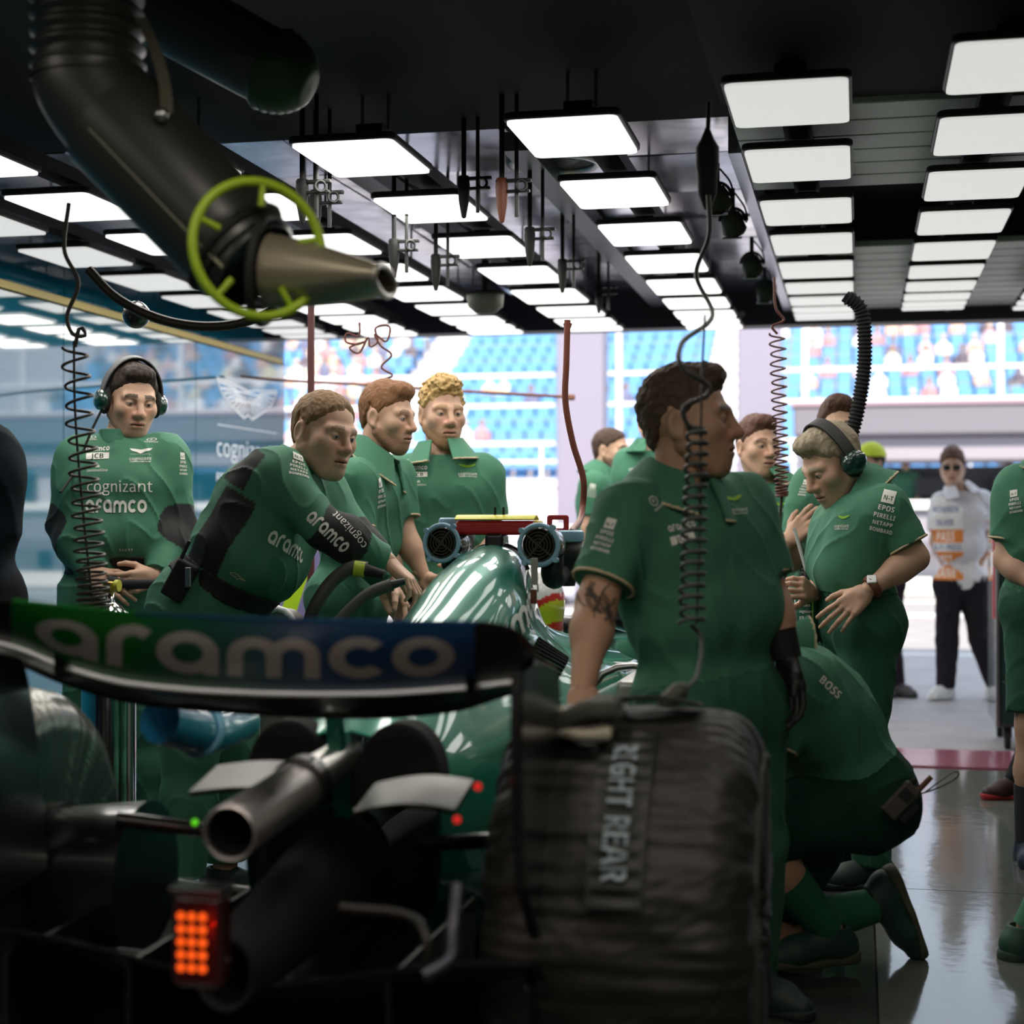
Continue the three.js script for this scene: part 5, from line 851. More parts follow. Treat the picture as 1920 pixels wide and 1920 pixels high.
const greenShoe = makePerson({
  lod: 2, label: 'mechanic stepping in at the lower right edge with one green shoe showing', d: 4.5, b: 1.0, outfit: 'polo', shoe: [0.014, 0.07, 0.045], sole: [0.02, 0.05, 0.035], sock: GREEN, shorts: 1,
  head: { p: [2230, 700], yaw: -60, hair: BROWN }, neck: [2230, 820], sh: [[2160, 860], [2310, 860]], el: [[2150, 1030], [2330, 1030]], wr: [[2160, 1150], [2310, 1150]], pelvis: [2230, 1180], kn: [[2085, 1450, 0.05], [2260, 1460]], an: [[1925, 1738], [2270, 1735]], feet: [{ dir: [0.9, 0, -0.3] }, {}],
});
const capMan = makePerson({
  lod: 2, label: 'pit lane worker in fluorescent yellow cap behind the grey-haired man', d: 11.3, b: 1.0, outfit: 'polo', plain: 1, shirtColor: [0.6, 0.58, 0.6], legColor: [0.03, 0.02, 0.03], shoe: [0.06, 0.05, 0.06],
  head: { p: [1632, 872], yaw: -60, hair: DKBROWN }, neck: [1645, 918], sh: [[1625, 936, -0.12], [1668, 936, 0.12]], el: [[1620, 1010], [1675, 1010]], wr: [[1640, 1070], [1668, 1075]], pelvis: [1652, 1088], an: [[1640, 1280], [1680, 1280]], feet: [{ dir: [0.5, 0, 0.8] }, { dir: [0.5, 0, 0.8] }],
});
const darkMan = makePerson({
  lod: 1.8, label: 'person in dark navy jacket cut off by the left edge', d: 4.7, b: 1.15, outfit: 'polo', plain: 1, shirtColor: [0.006, 0.014, 0.02], legColor: [0.006, 0.008, 0.012], hem: 0.1, tk: 1.0,
  head: { p: [-105, 690], yaw: 40, hair: DKBROWN }, neck: [-105, 800], sh: [[-185, 846], [-28, 852]], el: [[-200, 1000], [-18, 1000]], wr: [[-170, 1120], [-28, 1120]], pelvis: [-105, 1120],
});
const pitCrew = [[1698, 'left'], [1892, 'right']].map(([px, w]) => makePerson({
  lod: 3, label: `crew member in green shirt at the pit wall counter, ${w} of the marshal`, d: 29.2, b: 1.1, outfit: 'polo', plain: 1, legColor: [0.02, 0.02, 0.03],
  head: { p: [px, 868], yaw: 170, hair: DKBROWN }, neck: [px, 886], sh: [[px - 17, 896], [px + 17, 896]], el: [[px - 24, 924], [px + 24, 924]], wr: [[px - 20, 945, 0.1], [px + 20, 945, 0.1]], pelvis: [px, 946], an: [[px - 10, 1018], [px + 10, 1018]], back: 1,
}));

// ------------------------------------------------------------------ lettering and emblems on the clothes
print(headsetMan, 'race_suit', 222, 912, 128, 34, 'cognizant'); print(headsetMan, 'race_suit', 218, 948, 112, 28, 'aramco'); print(headsetMan, 'race_suit', 184, 842, 44, 11, 'aramco'); print(headsetMan, 'race_suit', 183, 855, 42, 15, 'jcb'); print(headsetMan, 'race_suit', 183, 878, 42, 16, 'sentinel');
print(headsetMan, 'race_suit', 264, 846, 42, 15, 'wings'); print(headsetMan, 'race_suit', 263, 862, 42, 16, 'team'); print(headsetMan, 'race_suit', 236, 1031, 32, 8, 'scott'); print(headsetMan, 'race_suit', 284, 826, 32, 14, 'peroni'); print(headsetMan, 'race_suit', 343, 870, 18, 44, 'sleeve'); print(headsetMan, 'race_suit', 172, 822, 26, 14, 'peroni'); print(headsetMan, 'race_suit', 292, 1130, 22, 90, 'leg');
print(leaningMan, 'race_suit', 548, 1028, 100, 30, 'aramco', -0.62); print(leaningMan, 'race_suit', 618, 998, 96, 26, 'aramco', -0.78); print(leaningMan, 'race_suit', 655, 992, 96, 26, 'cognizant', 2.36); print(leaningMan, 'race_suit', 560, 872, 44, 56, 'sleeve', -0.25); print(leaningMan, 'race_suit', 446, 1080, 34, 17, 'star', -0.4);
print(blondMan, 'shirt', 783, 877, 38, 10, 'aramco'); print(blondMan, 'shirt', 785, 890, 34, 12, 'jcb'); print(blondMan, 'shirt', 785, 906, 32, 12, 'sentinel'); print(blondMan, 'shirt', 876, 874, 34, 12, 'limewings'); print(blondMan, 'shirt', 877, 890, 38, 14, 'team'); print(blondMan, 'shirt', 768, 866, 24, 15, 'peroni');
print(profileMan, 'shirt', 714, 925, 22, 60, 'sleeve', 0.25);
print(mechanic, 'shirt', 1136, 1004, 42, 74, 'sleeve', -0.3); print(mechanic, 'shirt', 1228, 944, 28, 34, 'peroni', 0.7); print(mechanic, 'shirt', 1278, 986, 56, 14, 'aramco', 0.25); print(mechanic, 'shirt', 1280, 1010, 48, 18, 'jcb', 0.25); print(mechanic, 'shirt', 1374, 935, 44, 18, 'limewings', 0.2); print(mechanic, 'shirt', 1382, 958, 50, 20, 'team', 0.15);
print(shortHaired, 'shirt', 1462, 945, 28, 10, 'limewings'); print(shortHaired, 'shirt', 1464, 956, 28, 11, 'team');
print(earDefender, 'shirt', 1660, 960, 48, 84, 'sleeve', -0.25); print(earDefender, 'shirt', 1582, 970, 24, 10, 'limewings'); print(earDefender, 'shirt', 1578, 988, 30, 14, 'team');
print(chestHand, 'shirt', 1508, 915, 18, 34, 'sleeve', -0.2); print(beardedMan, 'shirt', 1110, 920, 22, 26, 'sleeve', -0.2); print(hiddenMan, 'shirt', 1190, 880, 24, 10, 'team');
print(edgeMan, 'shirt', 1902, 940, 26, 44, 'sleeve', 0.2); print(kneeling, 'shirt', 1556, 1288, 60, 24, 'boss', -0.75);
print(mechanic, 'body', 1128, 1128, 84, 110, 'ink');
print(marshal, 'shirt', 1772, 1010, 58, 150, 'tabard', 0);

// ------------------------------------------------------------------ things worn and held
function worn(pr, name, label, category) { return thing(name, label, category, pr.base); }
const inHead = (pr, geo) => geo.applyMatrix4(pr.HM);
function headset(pr, label, shell0, band, mic) {
  const g = worn(pr, 'headset', label, 'headset'), arc = []; for (let k = 0; k <= 20; k++) { const a = Math.PI * k / 20; arc.push(V3(Math.cos(a) * 0.098, 0.005 + Math.sin(a) * 0.142, -0.012)); }
  const flat = (off, w) => shell((u, v) => { const a = Math.PI * u; return V3(Math.cos(a) * (0.094 + off), 0.005 + Math.sin(a) * (0.136 + off), -0.012 + mixn(w, -w, v)); }, 30, 3, 0.007);
  part('headband', inHead(pr, flat(0.006, 0.02)), band, g); part('band_pad', inHead(pr, flat(0.0, 0.012)), M.rubber, g);
  for (const s of [-1, 1]) { const cup = part('ear_cup', inHead(pr, lathe([[0, 0.03], [0.022, 0.028], [0.036, 0.018], [0.04, 0], [0.034, -0.008], [0, -0.008]], 28).scale(0.95, 1, 1.15).rotateZ(-s * Math.PI / 2).translate(s * 0.096, -0.006, -0.01)), shell0, g); part('cushion', inHead(pr, new THREE.TorusGeometry(0.03, 0.012, 10, 28).scale(0.95, 1.15, 1).rotateY(Math.PI / 2).translate(s * 0.089, -0.006, -0.01)), M.rubber, cup); }
  if (mic) part('microphone_boom', inHead(pr, tube([V3(mic * 0.1, -0.02, 0.01), V3(mic * 0.1, -0.06, 0.05), V3(mic * 0.07, -0.085, 0.09)], 0.004, 16, 6)), M.black, g);
  return g;
}
const cupGreen = gloss([0.006, 0.04, 0.03], 0.3);
const h1 = headset(headsetMan, 'dark green headset on the man by the teal wall', cupGreen, mat([0.12, 0.12, 0.12], 0.5), 0);
{ const a = V3(-0.1, -0.03, 0.01).applyMatrix4(headsetMan.HM); part('cord', tube([a, a.clone().add(camVec([-0.4, -1, 0.3]).multiplyScalar(0.1)), a.clone().add(camVec([-0.35, -1, 0.3]).multiplyScalar(0.25)), a.clone().add(camVec([-0.35, -1, 0.5]).multiplyScalar(0.36))], 0.005, 20, 6), M.black, h1); }
headset(earDefender, 'green and black headphones on the grey-haired man looking down', cupGreen, mat([0.03, 0.03, 0.028], 0.6), 0);
part('sunglasses', inHead(marshal, join([rbox(0.05, 0.034, 0.012, 0.005, -0.032, 0.008, 0.1), rbox(0.05, 0.034, 0.012, 0.005, 0.032, 0.008, 0.1), rbox(0.14, 0.006, 0.01, 0.003, 0, 0.018, 0.098), rbox(0.004, 0.006, 0.1, 0.002, -0.078, 0.016, 0.045), rbox(0.004, 0.006, 0.1, 0.002, 0.078, 0.016, 0.045)])), gloss([0.01, 0.006, 0.008], 0.2), marshal.g, 'dark sunglasses');
part('cap', inHead(capMan, join([new THREE.SphereGeometry(0.106, 20, 10, 0, 7, 0, 1.5).scale(0.95, 1.1, 1.1).translate(0, 0.05, -0.01), new THREE.CylinderGeometry(0.07, 0.08, 0.008, 20).translate(0, 0.07, 0.1)])), mat([0.62, 0.72, 0.04], 0.7), capMan.g, 'fluorescent yellow cap');
{ // wrist watch
  const d = earDefender.wr[1].clone().sub(earDefender.el[1]).normalize(), c = earDefender.wr[1].clone().addScaledVector(d, -0.025); const w = part('wristwatch', new THREE.TorusGeometry(0.032, 0.009, 8, 28).scale(1, 1, 1.6).rotateX(Math.PI / 2).applyQuaternion(qTo(d)).translate(c.x, c.y, c.z), M.brown, earDefender.g); const n = camVec([-0.2, 0.7, 0.65]); part('watch_face', turned(rbox(0.032, 0.008, 0.036, 0.004), n, c.clone().addScaledVector(n, 0.036)), M.white, w);
}
{ // drinks bottle with straw
  const p = at(1513, 1205, 5.58), g = thing('drinks_bottle', 'green drinks bottle with a long straw held by the grey-haired man', 'bottle', p), gm = gloss([0.004, 0.09, 0.055], 0.35);
  part('bottle', lathe([[0, 0], [0.04, 0], [0.043, 0.006], [0.043, 0.15], [0.036, 0.168], [0.027, 0.176], [0.027, 0.19], [0, 0.19]], 32), gm, g); part('cap', lathe([[0.031, 0.176], [0.033, 0.18], [0.033, 0.212], [0.028, 0.218], [0, 0.218]], 28), gm, g); part('valve', cyl(0.012, 0.008, 0.035, 14).translate(0, 0.235, 0), M.dark, g);
  part('straw', rod(V3(0, 0.24, 0), V3().addScaledVector(CR, -0.045).setY(0.4), 0.006, 0.006, 10), mat([0.7, 0.7, 0.72], 0.3), g); part('stripe', box(0.003, 0.14, 0.002).translate(0.012, 0.08, 0.0425).rotateY(YAW), mat([0.35, 0.6, 0.03], 0.5), g);
  const t = canvasTex(128, 256, (x) => { x.clearRect(0, 0, 128, 256); x.fillStyle = '#e8e8e0'; x.font = 'bold 26px sans-serif'; x.fillText('aramco', 6, 40); x.fillText('cognizant', 6, 80, 116); x.fillText('JCB', 6, 120); x.fillStyle = '#9cc83a'; x.font = 'bold 34px sans-serif'; x.fillText('AMF1', 10, 235); });
  part('print', shell((u, v) => { const a = mixn(-0.9, 0.35, u) + YAW; return V3(Math.sin(a) * 0.0436, mixn(0.01, 0.15, v), Math.cos(a) * 0.0436); }, 12, 2, 0.0003), new THREE.MeshStandardMaterial({ map: t, transparent: true, roughness: 0.5 }), g);
}
{ // hand radio on the kneeling man's belt
  const p = at(1688, 1500, 4.2), g = thing('hand_radio', 'olive hand radio clipped to the belt of the kneeling mechanic', 'radio', p), m = new THREE.Matrix4().makeBasis(camVec([0.72, -0.68, 0.2]), camVec([0.68, 0.72, 0.05]), camVec([-0.2, 0.1, 0.97])); const T = (q) => q.applyMatrix4(m);
  part('body', T(rbox(0.05, 0.105, 0.034, 0.008)), mat([0.05, 0.045, 0.03], 0.55), g); part('screen', T(rbox(0.032, 0.03, 0.004, 0.001, 0, 0.02, 0.018)), M.darkGloss, g); part('antenna', T(rod(V3(0.014, 0.05, 0), V3(0.014, 0.1, 0), 0.008, 0.007)), mat([0.12, 0.05, 0.025], 0.6), g); part('knob', T(cyl(0.008, 0.008, 0.016, 14).translate(-0.01, 0.06, 0)), M.black, g);
  part('wire_loop', T(tube([V3(0.02, 0.04, 0), V3(0.045, 0.09, 0.004), V3(0.06, 0.15, 0.004), V3(0.05, 0.155, 0.002), V3(0.03, 0.06, 0)], 0.0022, 30, 5)), M.olive, g); part('side_pack', T(rbox(0.03, 0.06, 0.03, 0.006, 0.035, -0.01, -0.01)), M.black, g);
}
{ const p = at(338, 1088, 4.86), g = thing('belt_radio', 'black radio pack on the belt of the leaning man', 'radio', p); part('pack', rbox(0.07, 0.12, 0.05, 0.01).rotateZ(-0.5).rotateY(YAW), M.black, g); part('antenna', rod(V3(-0.005, 0.05, 0), V3(0.03, 0.12, 0), 0.006), M.dark, g); part('clip', rbox(0.02, 0.06, 0.012, 0.003, 0.035, 0.01, 0.02), M.steel, g); }
{ // tool between the hands of the headset man, and the silver gas bottle before him
  const p = at(240, 1096, 5.5), g = thing('torch_tool', 'black hand tool held by the man in the headset', 'tool', p); part('handle', rod(V3(), at(330, 1094, 5.35).sub(p), 0.018, 0.013), M.black, g); part('grip', rod(V3(), at(205, 1090, 5.52).sub(p), 0.014, 0.02), M.rubber, g);
  const q = at(205, 1180, 5.35), b = thing('gas_bottle', 'silver gas bottle with brass valve in front of the headset man', 'gas bottle', V3(q.x, 0, q.z)), t = EYE - (1112 - HORIZON) / (FOCAL / 5.35); part('cylinder', lathe([[0, 0], [0.085, 0], [0.09, 0.02], [0.09, t - 0.13], [0.07, t - 0.07], [0.03, t - 0.035], [0.018, t - 0.03], [0.018, t], [0, t]], 32), M.chrome, b); part('valve', rbox(0.035, 0.04, 0.035, 0.008, 0, t + 0.02, 0), mat([0.6, 0.42, 0.12], 0.3, 1), b); part('tap', cyl(0.02, 0.02, 0.014, 16).rotateZ(1.57).translate(0.03, t + 0.025, 0), mat([0.5, 0.5, 0.05], 0.5), b);
}
{ // cloths and glove lying on the tyre warmer
  const crumple = (hx, hy, hz, seed0, k) => meshField((x, y, z) => PR.box(0, 0, 0, hx, hy, hz, Math.min(hy * 0.9, 0.012))(x, y - 0.012 * Math.sin(x * 30 + seed0) * k, z) + noise(x * 25 + seed0, y * 20, z * 25) * 0.006 * k, V3(-hx - 0.03, -hy - 0.04, -hz - 0.03), V3(hx + 0.03, hy + 0.04, hz + 0.03), 0.005);
  const a = at(1098, 1342, 2.93), g = thing('work_glove', 'dark grey folded work glove under the mechanic\'s hand on the tyre warmer', 'glove', a); part('cloth', crumple(0.066, 0.018, 0.055, 1, 1).rotateZ(0.22), mat([0.06, 0.066, 0.052], 0.8), g); part('cuff', crumple(0.03, 0.012, 0.045, 5, 0.6).rotateZ(-0.3).translate(0.045, 0.012, 0), mat([0.03, 0.032, 0.028], 0.8), g);
  const b = at(1066, 1356, 2.93), h = thing('cloth_rag', 'pale beige folded rag lying on the tyre warmer', 'rag', b); part('cloth', crumple(0.085, 0.011, 0.05, 3, 0.8).rotateZ(0.1).rotateX(0.35), mat([0.45, 0.41, 0.32], 0.85), h); part('knot', meshField(blend([PR.ball(V3(-0.075, 0.012, 0.02), 0.018), PR.ball(V3(-0.055, 0.018, 0.03), 0.016), PR.ball(V3(-0.09, 0.02, 0), 0.014)], 0.012), V3(-0.13, -0.02, -0.04), V3(-0.02, 0.05, 0.07), 0.004), mat([0.36, 0.33, 0.28], 0.85), h);
}

// ------------------------------------------------------------------ exhaust extraction arms under the ceiling
{
  const g = thing('extraction_arm', 'large black extraction arm with a lime hand ring hanging at the upper left', 'extraction arm', V3()), skinM = mat([0.02, 0.022, 0.018], 0.42), D = 3.3;
  const a0 = at(160, -40, D), a1 = at(165, 150, D), a2 = at(215, 225, D), a3 = at(455, 480, D - 0.05), a4 = at(505, 508, D - 0.1);
  const bell = []; for (let k = 0; k <= 24; k++) bell.push([0.105 + (k % 4 < 2 ? 0.012 : 0), k / 24 * a1.distanceTo(a0)]);
  part('bellows', turned(lathe(bell, 32), a1.clone().sub(a0), a0), skinM, g); part('shoulder', tube([a0.clone().lerp(a1, 0.8), a1, a2, a2.clone().lerp(a3, 0.15)], 0.112, 20, 28), skinM, g);
  part('arm_tube', rod(a2, a3, 0.122, 0.112, 40), mat([0.022, 0.024, 0.018], 0.38), g); part('seam', rod(a2.clone().add(camVec([-0.2, -0.35, 0.9]).multiplyScalar(0.121)), a3.clone().add(camVec([-0.2, -0.35, 0.9]).multiplyScalar(0.111)), 0.004), mat([0.2, 0.2, 0.13], 0.5), g);
  const ax = camVec([0.97, -0.1, 0.12]), flex = []; for (let k = 0; k <= 20; k++) flex.push([0.098 + (k % 2 ? 0.008 : 0), k / 20 * 0.1]);
  part('flex_joint', turned(lathe(flex, 32), camVec([0.75, -0.65, 0.3]), a3.clone().addScaledVector(camVec([0.75, -0.65, 0.3]), -0.06)), mat([0.02, 0.025, 0.022], 0.35), g);
  part('clamp_band', turned(new THREE.TorusGeometry(0.113, 0.009, 8, 40).rotateX(Math.PI / 2), a3.clone().sub(a2), a3.clone().lerp(a2, 0.06)), M.black, g); part('clamp_band', turned(new THREE.TorusGeometry(0.104, 0.01, 8, 40).rotateX(Math.PI / 2), ax, a4.clone().addScaledVector(ax, -0.01)), M.black, g);
  const n0 = a4.clone(), nl = 0.235; const U = V3().crossVectors(ax, V3().crossVectors(UP, ax)).normalize(), S = V3().crossVectors(ax, U);
  part('nozzle', shell((u, v) => { const q = v * Math.PI * 2, r1 = mixn(0.074, 0.028, Math.pow(u, 1.4)), r2 = mixn(0.09, 0.1, u); return n0.clone().addScaledVector(ax, u * nl).addScaledVector(U, Math.sin(q) * r1).addScaledVector(S, Math.cos(q) * r2); }, 16, 36, 0.006), mat([0.3, 0.27, 0.19], 0.35, 0.5), g, 'flattened grey metal nozzle');
  const e0 = n0.clone().addScaledVector(ax, nl), lip = Array.from({ length: 28 }, (_, k) => { const q = k / 28 * Math.PI * 2; return e0.clone().addScaledVector(U, Math.sin(q) * 0.027).addScaledVector(S, Math.cos(q) * 0.1); }); part('nozzle_lip', tube(lip, 0.007, 60, 8, true), mat([0.4, 0.37, 0.3], 0.35, 0.5), g);
  const rc = at(484, 466, D - 0.2), rn = camVec([0.48, 0.05, 0.86]); const ringM = mat([0.3, 0.46, 0.01], 0.5), ring = part('hand_ring', turned(new THREE.TorusGeometry(0.132, 0.0095, 12, 64).rotateX(Math.PI / 2), rn, rc), ringM, g, 'lime yellow hand ring');
  const ru = V3().crossVectors(rn, V3().crossVectors(UP, rn)).normalize(), rs = V3().crossVectors(rn, ru); for (let k = 0; k < 5; k++) { const q = 0.4 + k * Math.PI * 2 / 5, o = rc.clone().addScaledVector(ru, Math.sin(q) * 0.132).addScaledVector(rs, Math.cos(q) * 0.132); part('ring_spoke', rod(o, rc.clone().addScaledVector(ru, Math.sin(q) * 0.085).addScaledVector(rs, Math.cos(q) * 0.085), 0.006, 0.007), ringM, ring); }
  part('support_strap', shell((u, v) => { const p = at(262, 30, D - 0.02).lerp(at(300, 210, D - 0.1), u); p.addScaledVector(CR, 0.02 * Math.sin(u * 2.5) + mixn(-0.012, 0.012, v)); return p; }, 12, 2, 0.004), mat([0.12, 0.115, 0.08], 0.45, 0.5), g); part('hinge_bolt', new THREE.SphereGeometry(0.014, 12, 8).translate(...at(302, 214, D - 0.13).toArray()), M.steel, g);
  const h = thing('extraction_arm', 'second dark extraction arm with a ribbed green end behind the first one', 'extraction arm', V3()), b0 = at(260, -10, 4.1), b1 = at(505, 125, 4.05), bd = b1.clone().sub(b0).normalize(), cap = []; for (let k = 0; k <= 14; k++) cap.push([0.106 * Math.cos(k / 14 * 1.2) + (k % 2 ? 0.006 : 0), 0.13 * Math.sin(k / 14 * 1.2)]); cap.push([0, 0.125]);
  part('arm_tube', rod(b0, b1, 0.105, 0.098, 32), mat([0.09, 0.08, 0.08], 0.45), h); part('ribbed_end', turned(lathe(cap, 32), bd, b1), mat([0.03, 0.08, 0.02], 0.5), h, 'ribbed dark green end'); part('hanger', rod(b0.clone().lerp(b1, 0.3), b0.clone().lerp(b1, 0.3).setY(CEIL), 0.012), M.dark, h);
}

// ------------------------------------------------------------------ cables and hoses
function coil(a, b, turns, r0, r1, wire, bias = 1) {
  const P = [], n = turns * 12, ax = b.clone().sub(a).normalize(), x = V3().crossVectors(ax, CB).normalize(), y = V3().crossVectors(ax, x);
  for (let k = 0; k <= n; k++) { const t = k / n, q = k / 12 * Math.PI * 2, s = 1 - Math.pow(1 - t, bias), r = mixn(r0, r1, t) * (1 + 0.08 * Math.sin(k * 0.7)); P.push(a.clone().lerp(b, s).addScaledVector(x, Math.cos(q) * r).addScaledVector(y, Math.sin(q) * r)); }
  return tube(P, wire, n * 2, 6);
}
const T = (list, d, r, seg = 40) => tube(list.map((p) => at(p[0], p[1], d + (p[2] ?? 0))), r, seg, 8);
const cordM = mat([0.05, 0.04, 0.028], 0.5), cordD = mat([0.02, 0.021, 0.018], 0.45), redM = mat([0.11, 0.028, 0.02], 0.5);
{ const g = thing('coiled_cable', 'brown coiled air cable hanging in front of the headset man', 'cable', V3()); part('lead', T([[128, 380], [120, 470], [146, 530], [125, 595], [138, 628], [160, 628], [150, 612], [140, 650]], 4.3, 0.006), cordM, g); part('coil', coil(at(140, 650, 4.3), at(178, 1160, 4.3), 26, 0.034, 0.042, 0.0042, 2.0), cordM, g); part('core_strand', T([[138, 640], [140, 760], [150, 900], [166, 1060], [176, 1150]], 4.3, 0.0035), cordD, g); }
{
  const g = thing('coiled_cable', 'dark coiled cable with a black plug hanging in front of the foreground mechanic', 'cable', V3()); part('plug', turned(lathe([[0.008, -0.11], [0.024, -0.07], [0.026, -0.02], [0.03, 0], [0.03, 0.05], [0.018, 0.07], [0.006, 0.1], [0, 0.1]], 20), UP, at(1327, 312, 4.1)), M.black, g); part('upper_lead', T([[1330, 190, 0], [1328, 240, 0]], 4.1, 0.006, 6), M.black, g);
  part('lead', T([[1329, 365, 0.5], [1330, 440, 0.5], [1306, 510, 0.45], [1336, 590, 0.3], [1278, 645, 0.1], [1280, 690, 0.0], [1330, 725, 0], [1328, 740, 0], [1282, 765, 0], [1292, 798, 0], [1320, 805]], 3.55, 0.006, 90), cordD, g);
  part('coil', coil(at(1308, 800, 3.55), at(1296, 1170, 3.42), 18, 0.022, 0.026, 0.0044, 1.0), mat([0.07, 0.075, 0.065], 0.45), g, 'dark grey spiral'); part('straight_strand', T([[1322, 590, 0.1], [1316, 720, 0], [1312, 1000, -0.03], [1306, 1170, -0.1]], 3.55, 0.0028), cordD, g);
  part('tail', T([[1296, 1172, 0.02], [1312, 1190, 0.02], [1308, 1262, -0.1], [1285, 1290, -0.2], [1262, 1306, -0.25]], 3.4, 0.005), cordD, g); part('connector', turned(lathe([[0, -0.035], [0.015, -0.033], [0.019, -0.012], [0.015, -0.008], [0.019, 0], [0.019, 0.018], [0.01, 0.035], [0, 0.035]], 20), at(1285, 1288, 3.15).sub(at(1245, 1322, 3.12)), at(1263, 1305, 3.13)), M.olive, g);
  part('warmer_lead', T([[1245, 1322, 0], [1210, 1340, -0.02], [1240, 1342, -0.05], [1300, 1335, -0.05], [1370, 1352, -0.02], [1410, 1390, 0]], 3.12, 0.0055), M.olive, g);
}
{ const g = thing('coiled_cable', 'thin red-brown coiled cable beside the short-haired man', 'cable', V3()); part('lead', T([[1452, 520], [1456, 580], [1470, 600], [1448, 612], [1458, 626]], 6.2, 0.005), redM, g); part('coil', coil(at(1458, 625, 6.2), at(1466, 930, 6.2), 25, 0.03, 0.022, 0.0038, 1.6), redM, g); part('tail', T([[1466, 930], [1462, 990], [1468, 1050], [1476, 1110]], 6.2, 0.006), cordD, g); part('plug', rod(at(1465, 1005, 6.19), at(1469, 1040, 6.19), 0.016, 0.012), M.black, g); }
{ // ribbed suction hose
  const g = thing('ribbed_hose', 'black ribbed suction hose hanging past the grey-haired man', 'hose', V3()), pts = [[1585, 555], [1612, 575], [1622, 660], [1610, 760], [1592, 830], [1566, 905], [1545, 970], [1512, 1085]].map((p) => at(p[0], p[1], 5.95)), curve = new THREE.CatmullRomCurve3(pts); part('hose', tube(pts, 0.023, 80, 14), M.rubber, g);
  for (let k = 1; k < 75; k++) { const t = k / 75, q = curve.getPointAt(t), d = curve.getTangentAt(t); part('rib', turned(new THREE.TorusGeometry(0.0245, 0.0042, 6, 20).rotateX(Math.PI / 2), d, q), M.rubber, g); }
}
{ const g = thing('air_line', 'slim red-brown hose hanging down to the right cooling fan', 'hose', V3()); part('hose', T([[1064, 600], [1062, 680], [1060, 750], [1074, 830], [1094, 900], [1092, 955], [1072, 998, -0.4]], 5.2, 0.0105, 60), mat([0.2, 0.055, 0.03], 0.5), g); part('splitter', join([T([[1064, 625], [1058, 606]], 5.2, 0.004, 4), T([[1064, 625], [1071, 606]], 5.2, 0.004, 4)]), M.brown, g); }
{ const p = at(583, 760, 6.6), g = thing('steel_pole', 'red-brown support pole behind the leaning man', 'pole', V3(p.x, 0, p.z)); part('pole', cyl(0.017, 0.014, 2.36, 16).translate(0, 1.18, 0), mat([0.09, 0.02, 0.018], 0.5), g); part('sleeve', cyl(0.022, 0.022, 0.1, 16).translate(0, 1.7, 0), M.brown, g); part('foot', cyl(0.08, 0.08, 0.02, 20).translate(0, 0.01, 0), M.dark, g); }
{ const g = thing('loose_cable', 'tangled thin dark cable looping under the lights above the ginger man', 'cable', V3()); part('cable', T([[674, 604], [672, 630], [650, 625], [648, 640], [672, 645], [684, 640], [655, 652], [672, 662], [690, 632], [694, 650], [708, 640], [704, 615], [730, 612], [724, 640], [702, 625], [714, 648], [734, 665], [715, 688], [736, 704], [716, 712]], 6.3, 0.0042, 140), redM, g); }
{ const g = thing('long_cable', 'thin dark cable strung across the garage mouth', 'cable', V3()); part('cable', T([[452, 706, 0.75], [530, 713, 0.3], [700, 722], [880, 734], [1066, 744]], 9.2, 0.009, 40), M.brown, g); part('end_clip', turned(rbox(0.03, 0.05, 0.03, 0.006), CR, at(1070, 745, 9.2)), M.brown, g); }
{ const g = thing('ceiling_cable', 'thick dark cable sagging below the extraction arm', 'cable', V3()); part('cable', T([[165, 505], [215, 556], [300, 598], [390, 612], [470, 600], [545, 560]], 4.6, 0.014, 50), mat([0.03, 0.022, 0.015], 0.5), g); part('camera_dome', new THREE.SphereGeometry(0.045, 20, 14).translate(...at(255, 590, 5.2).toArray()), M.darkGloss, g); }
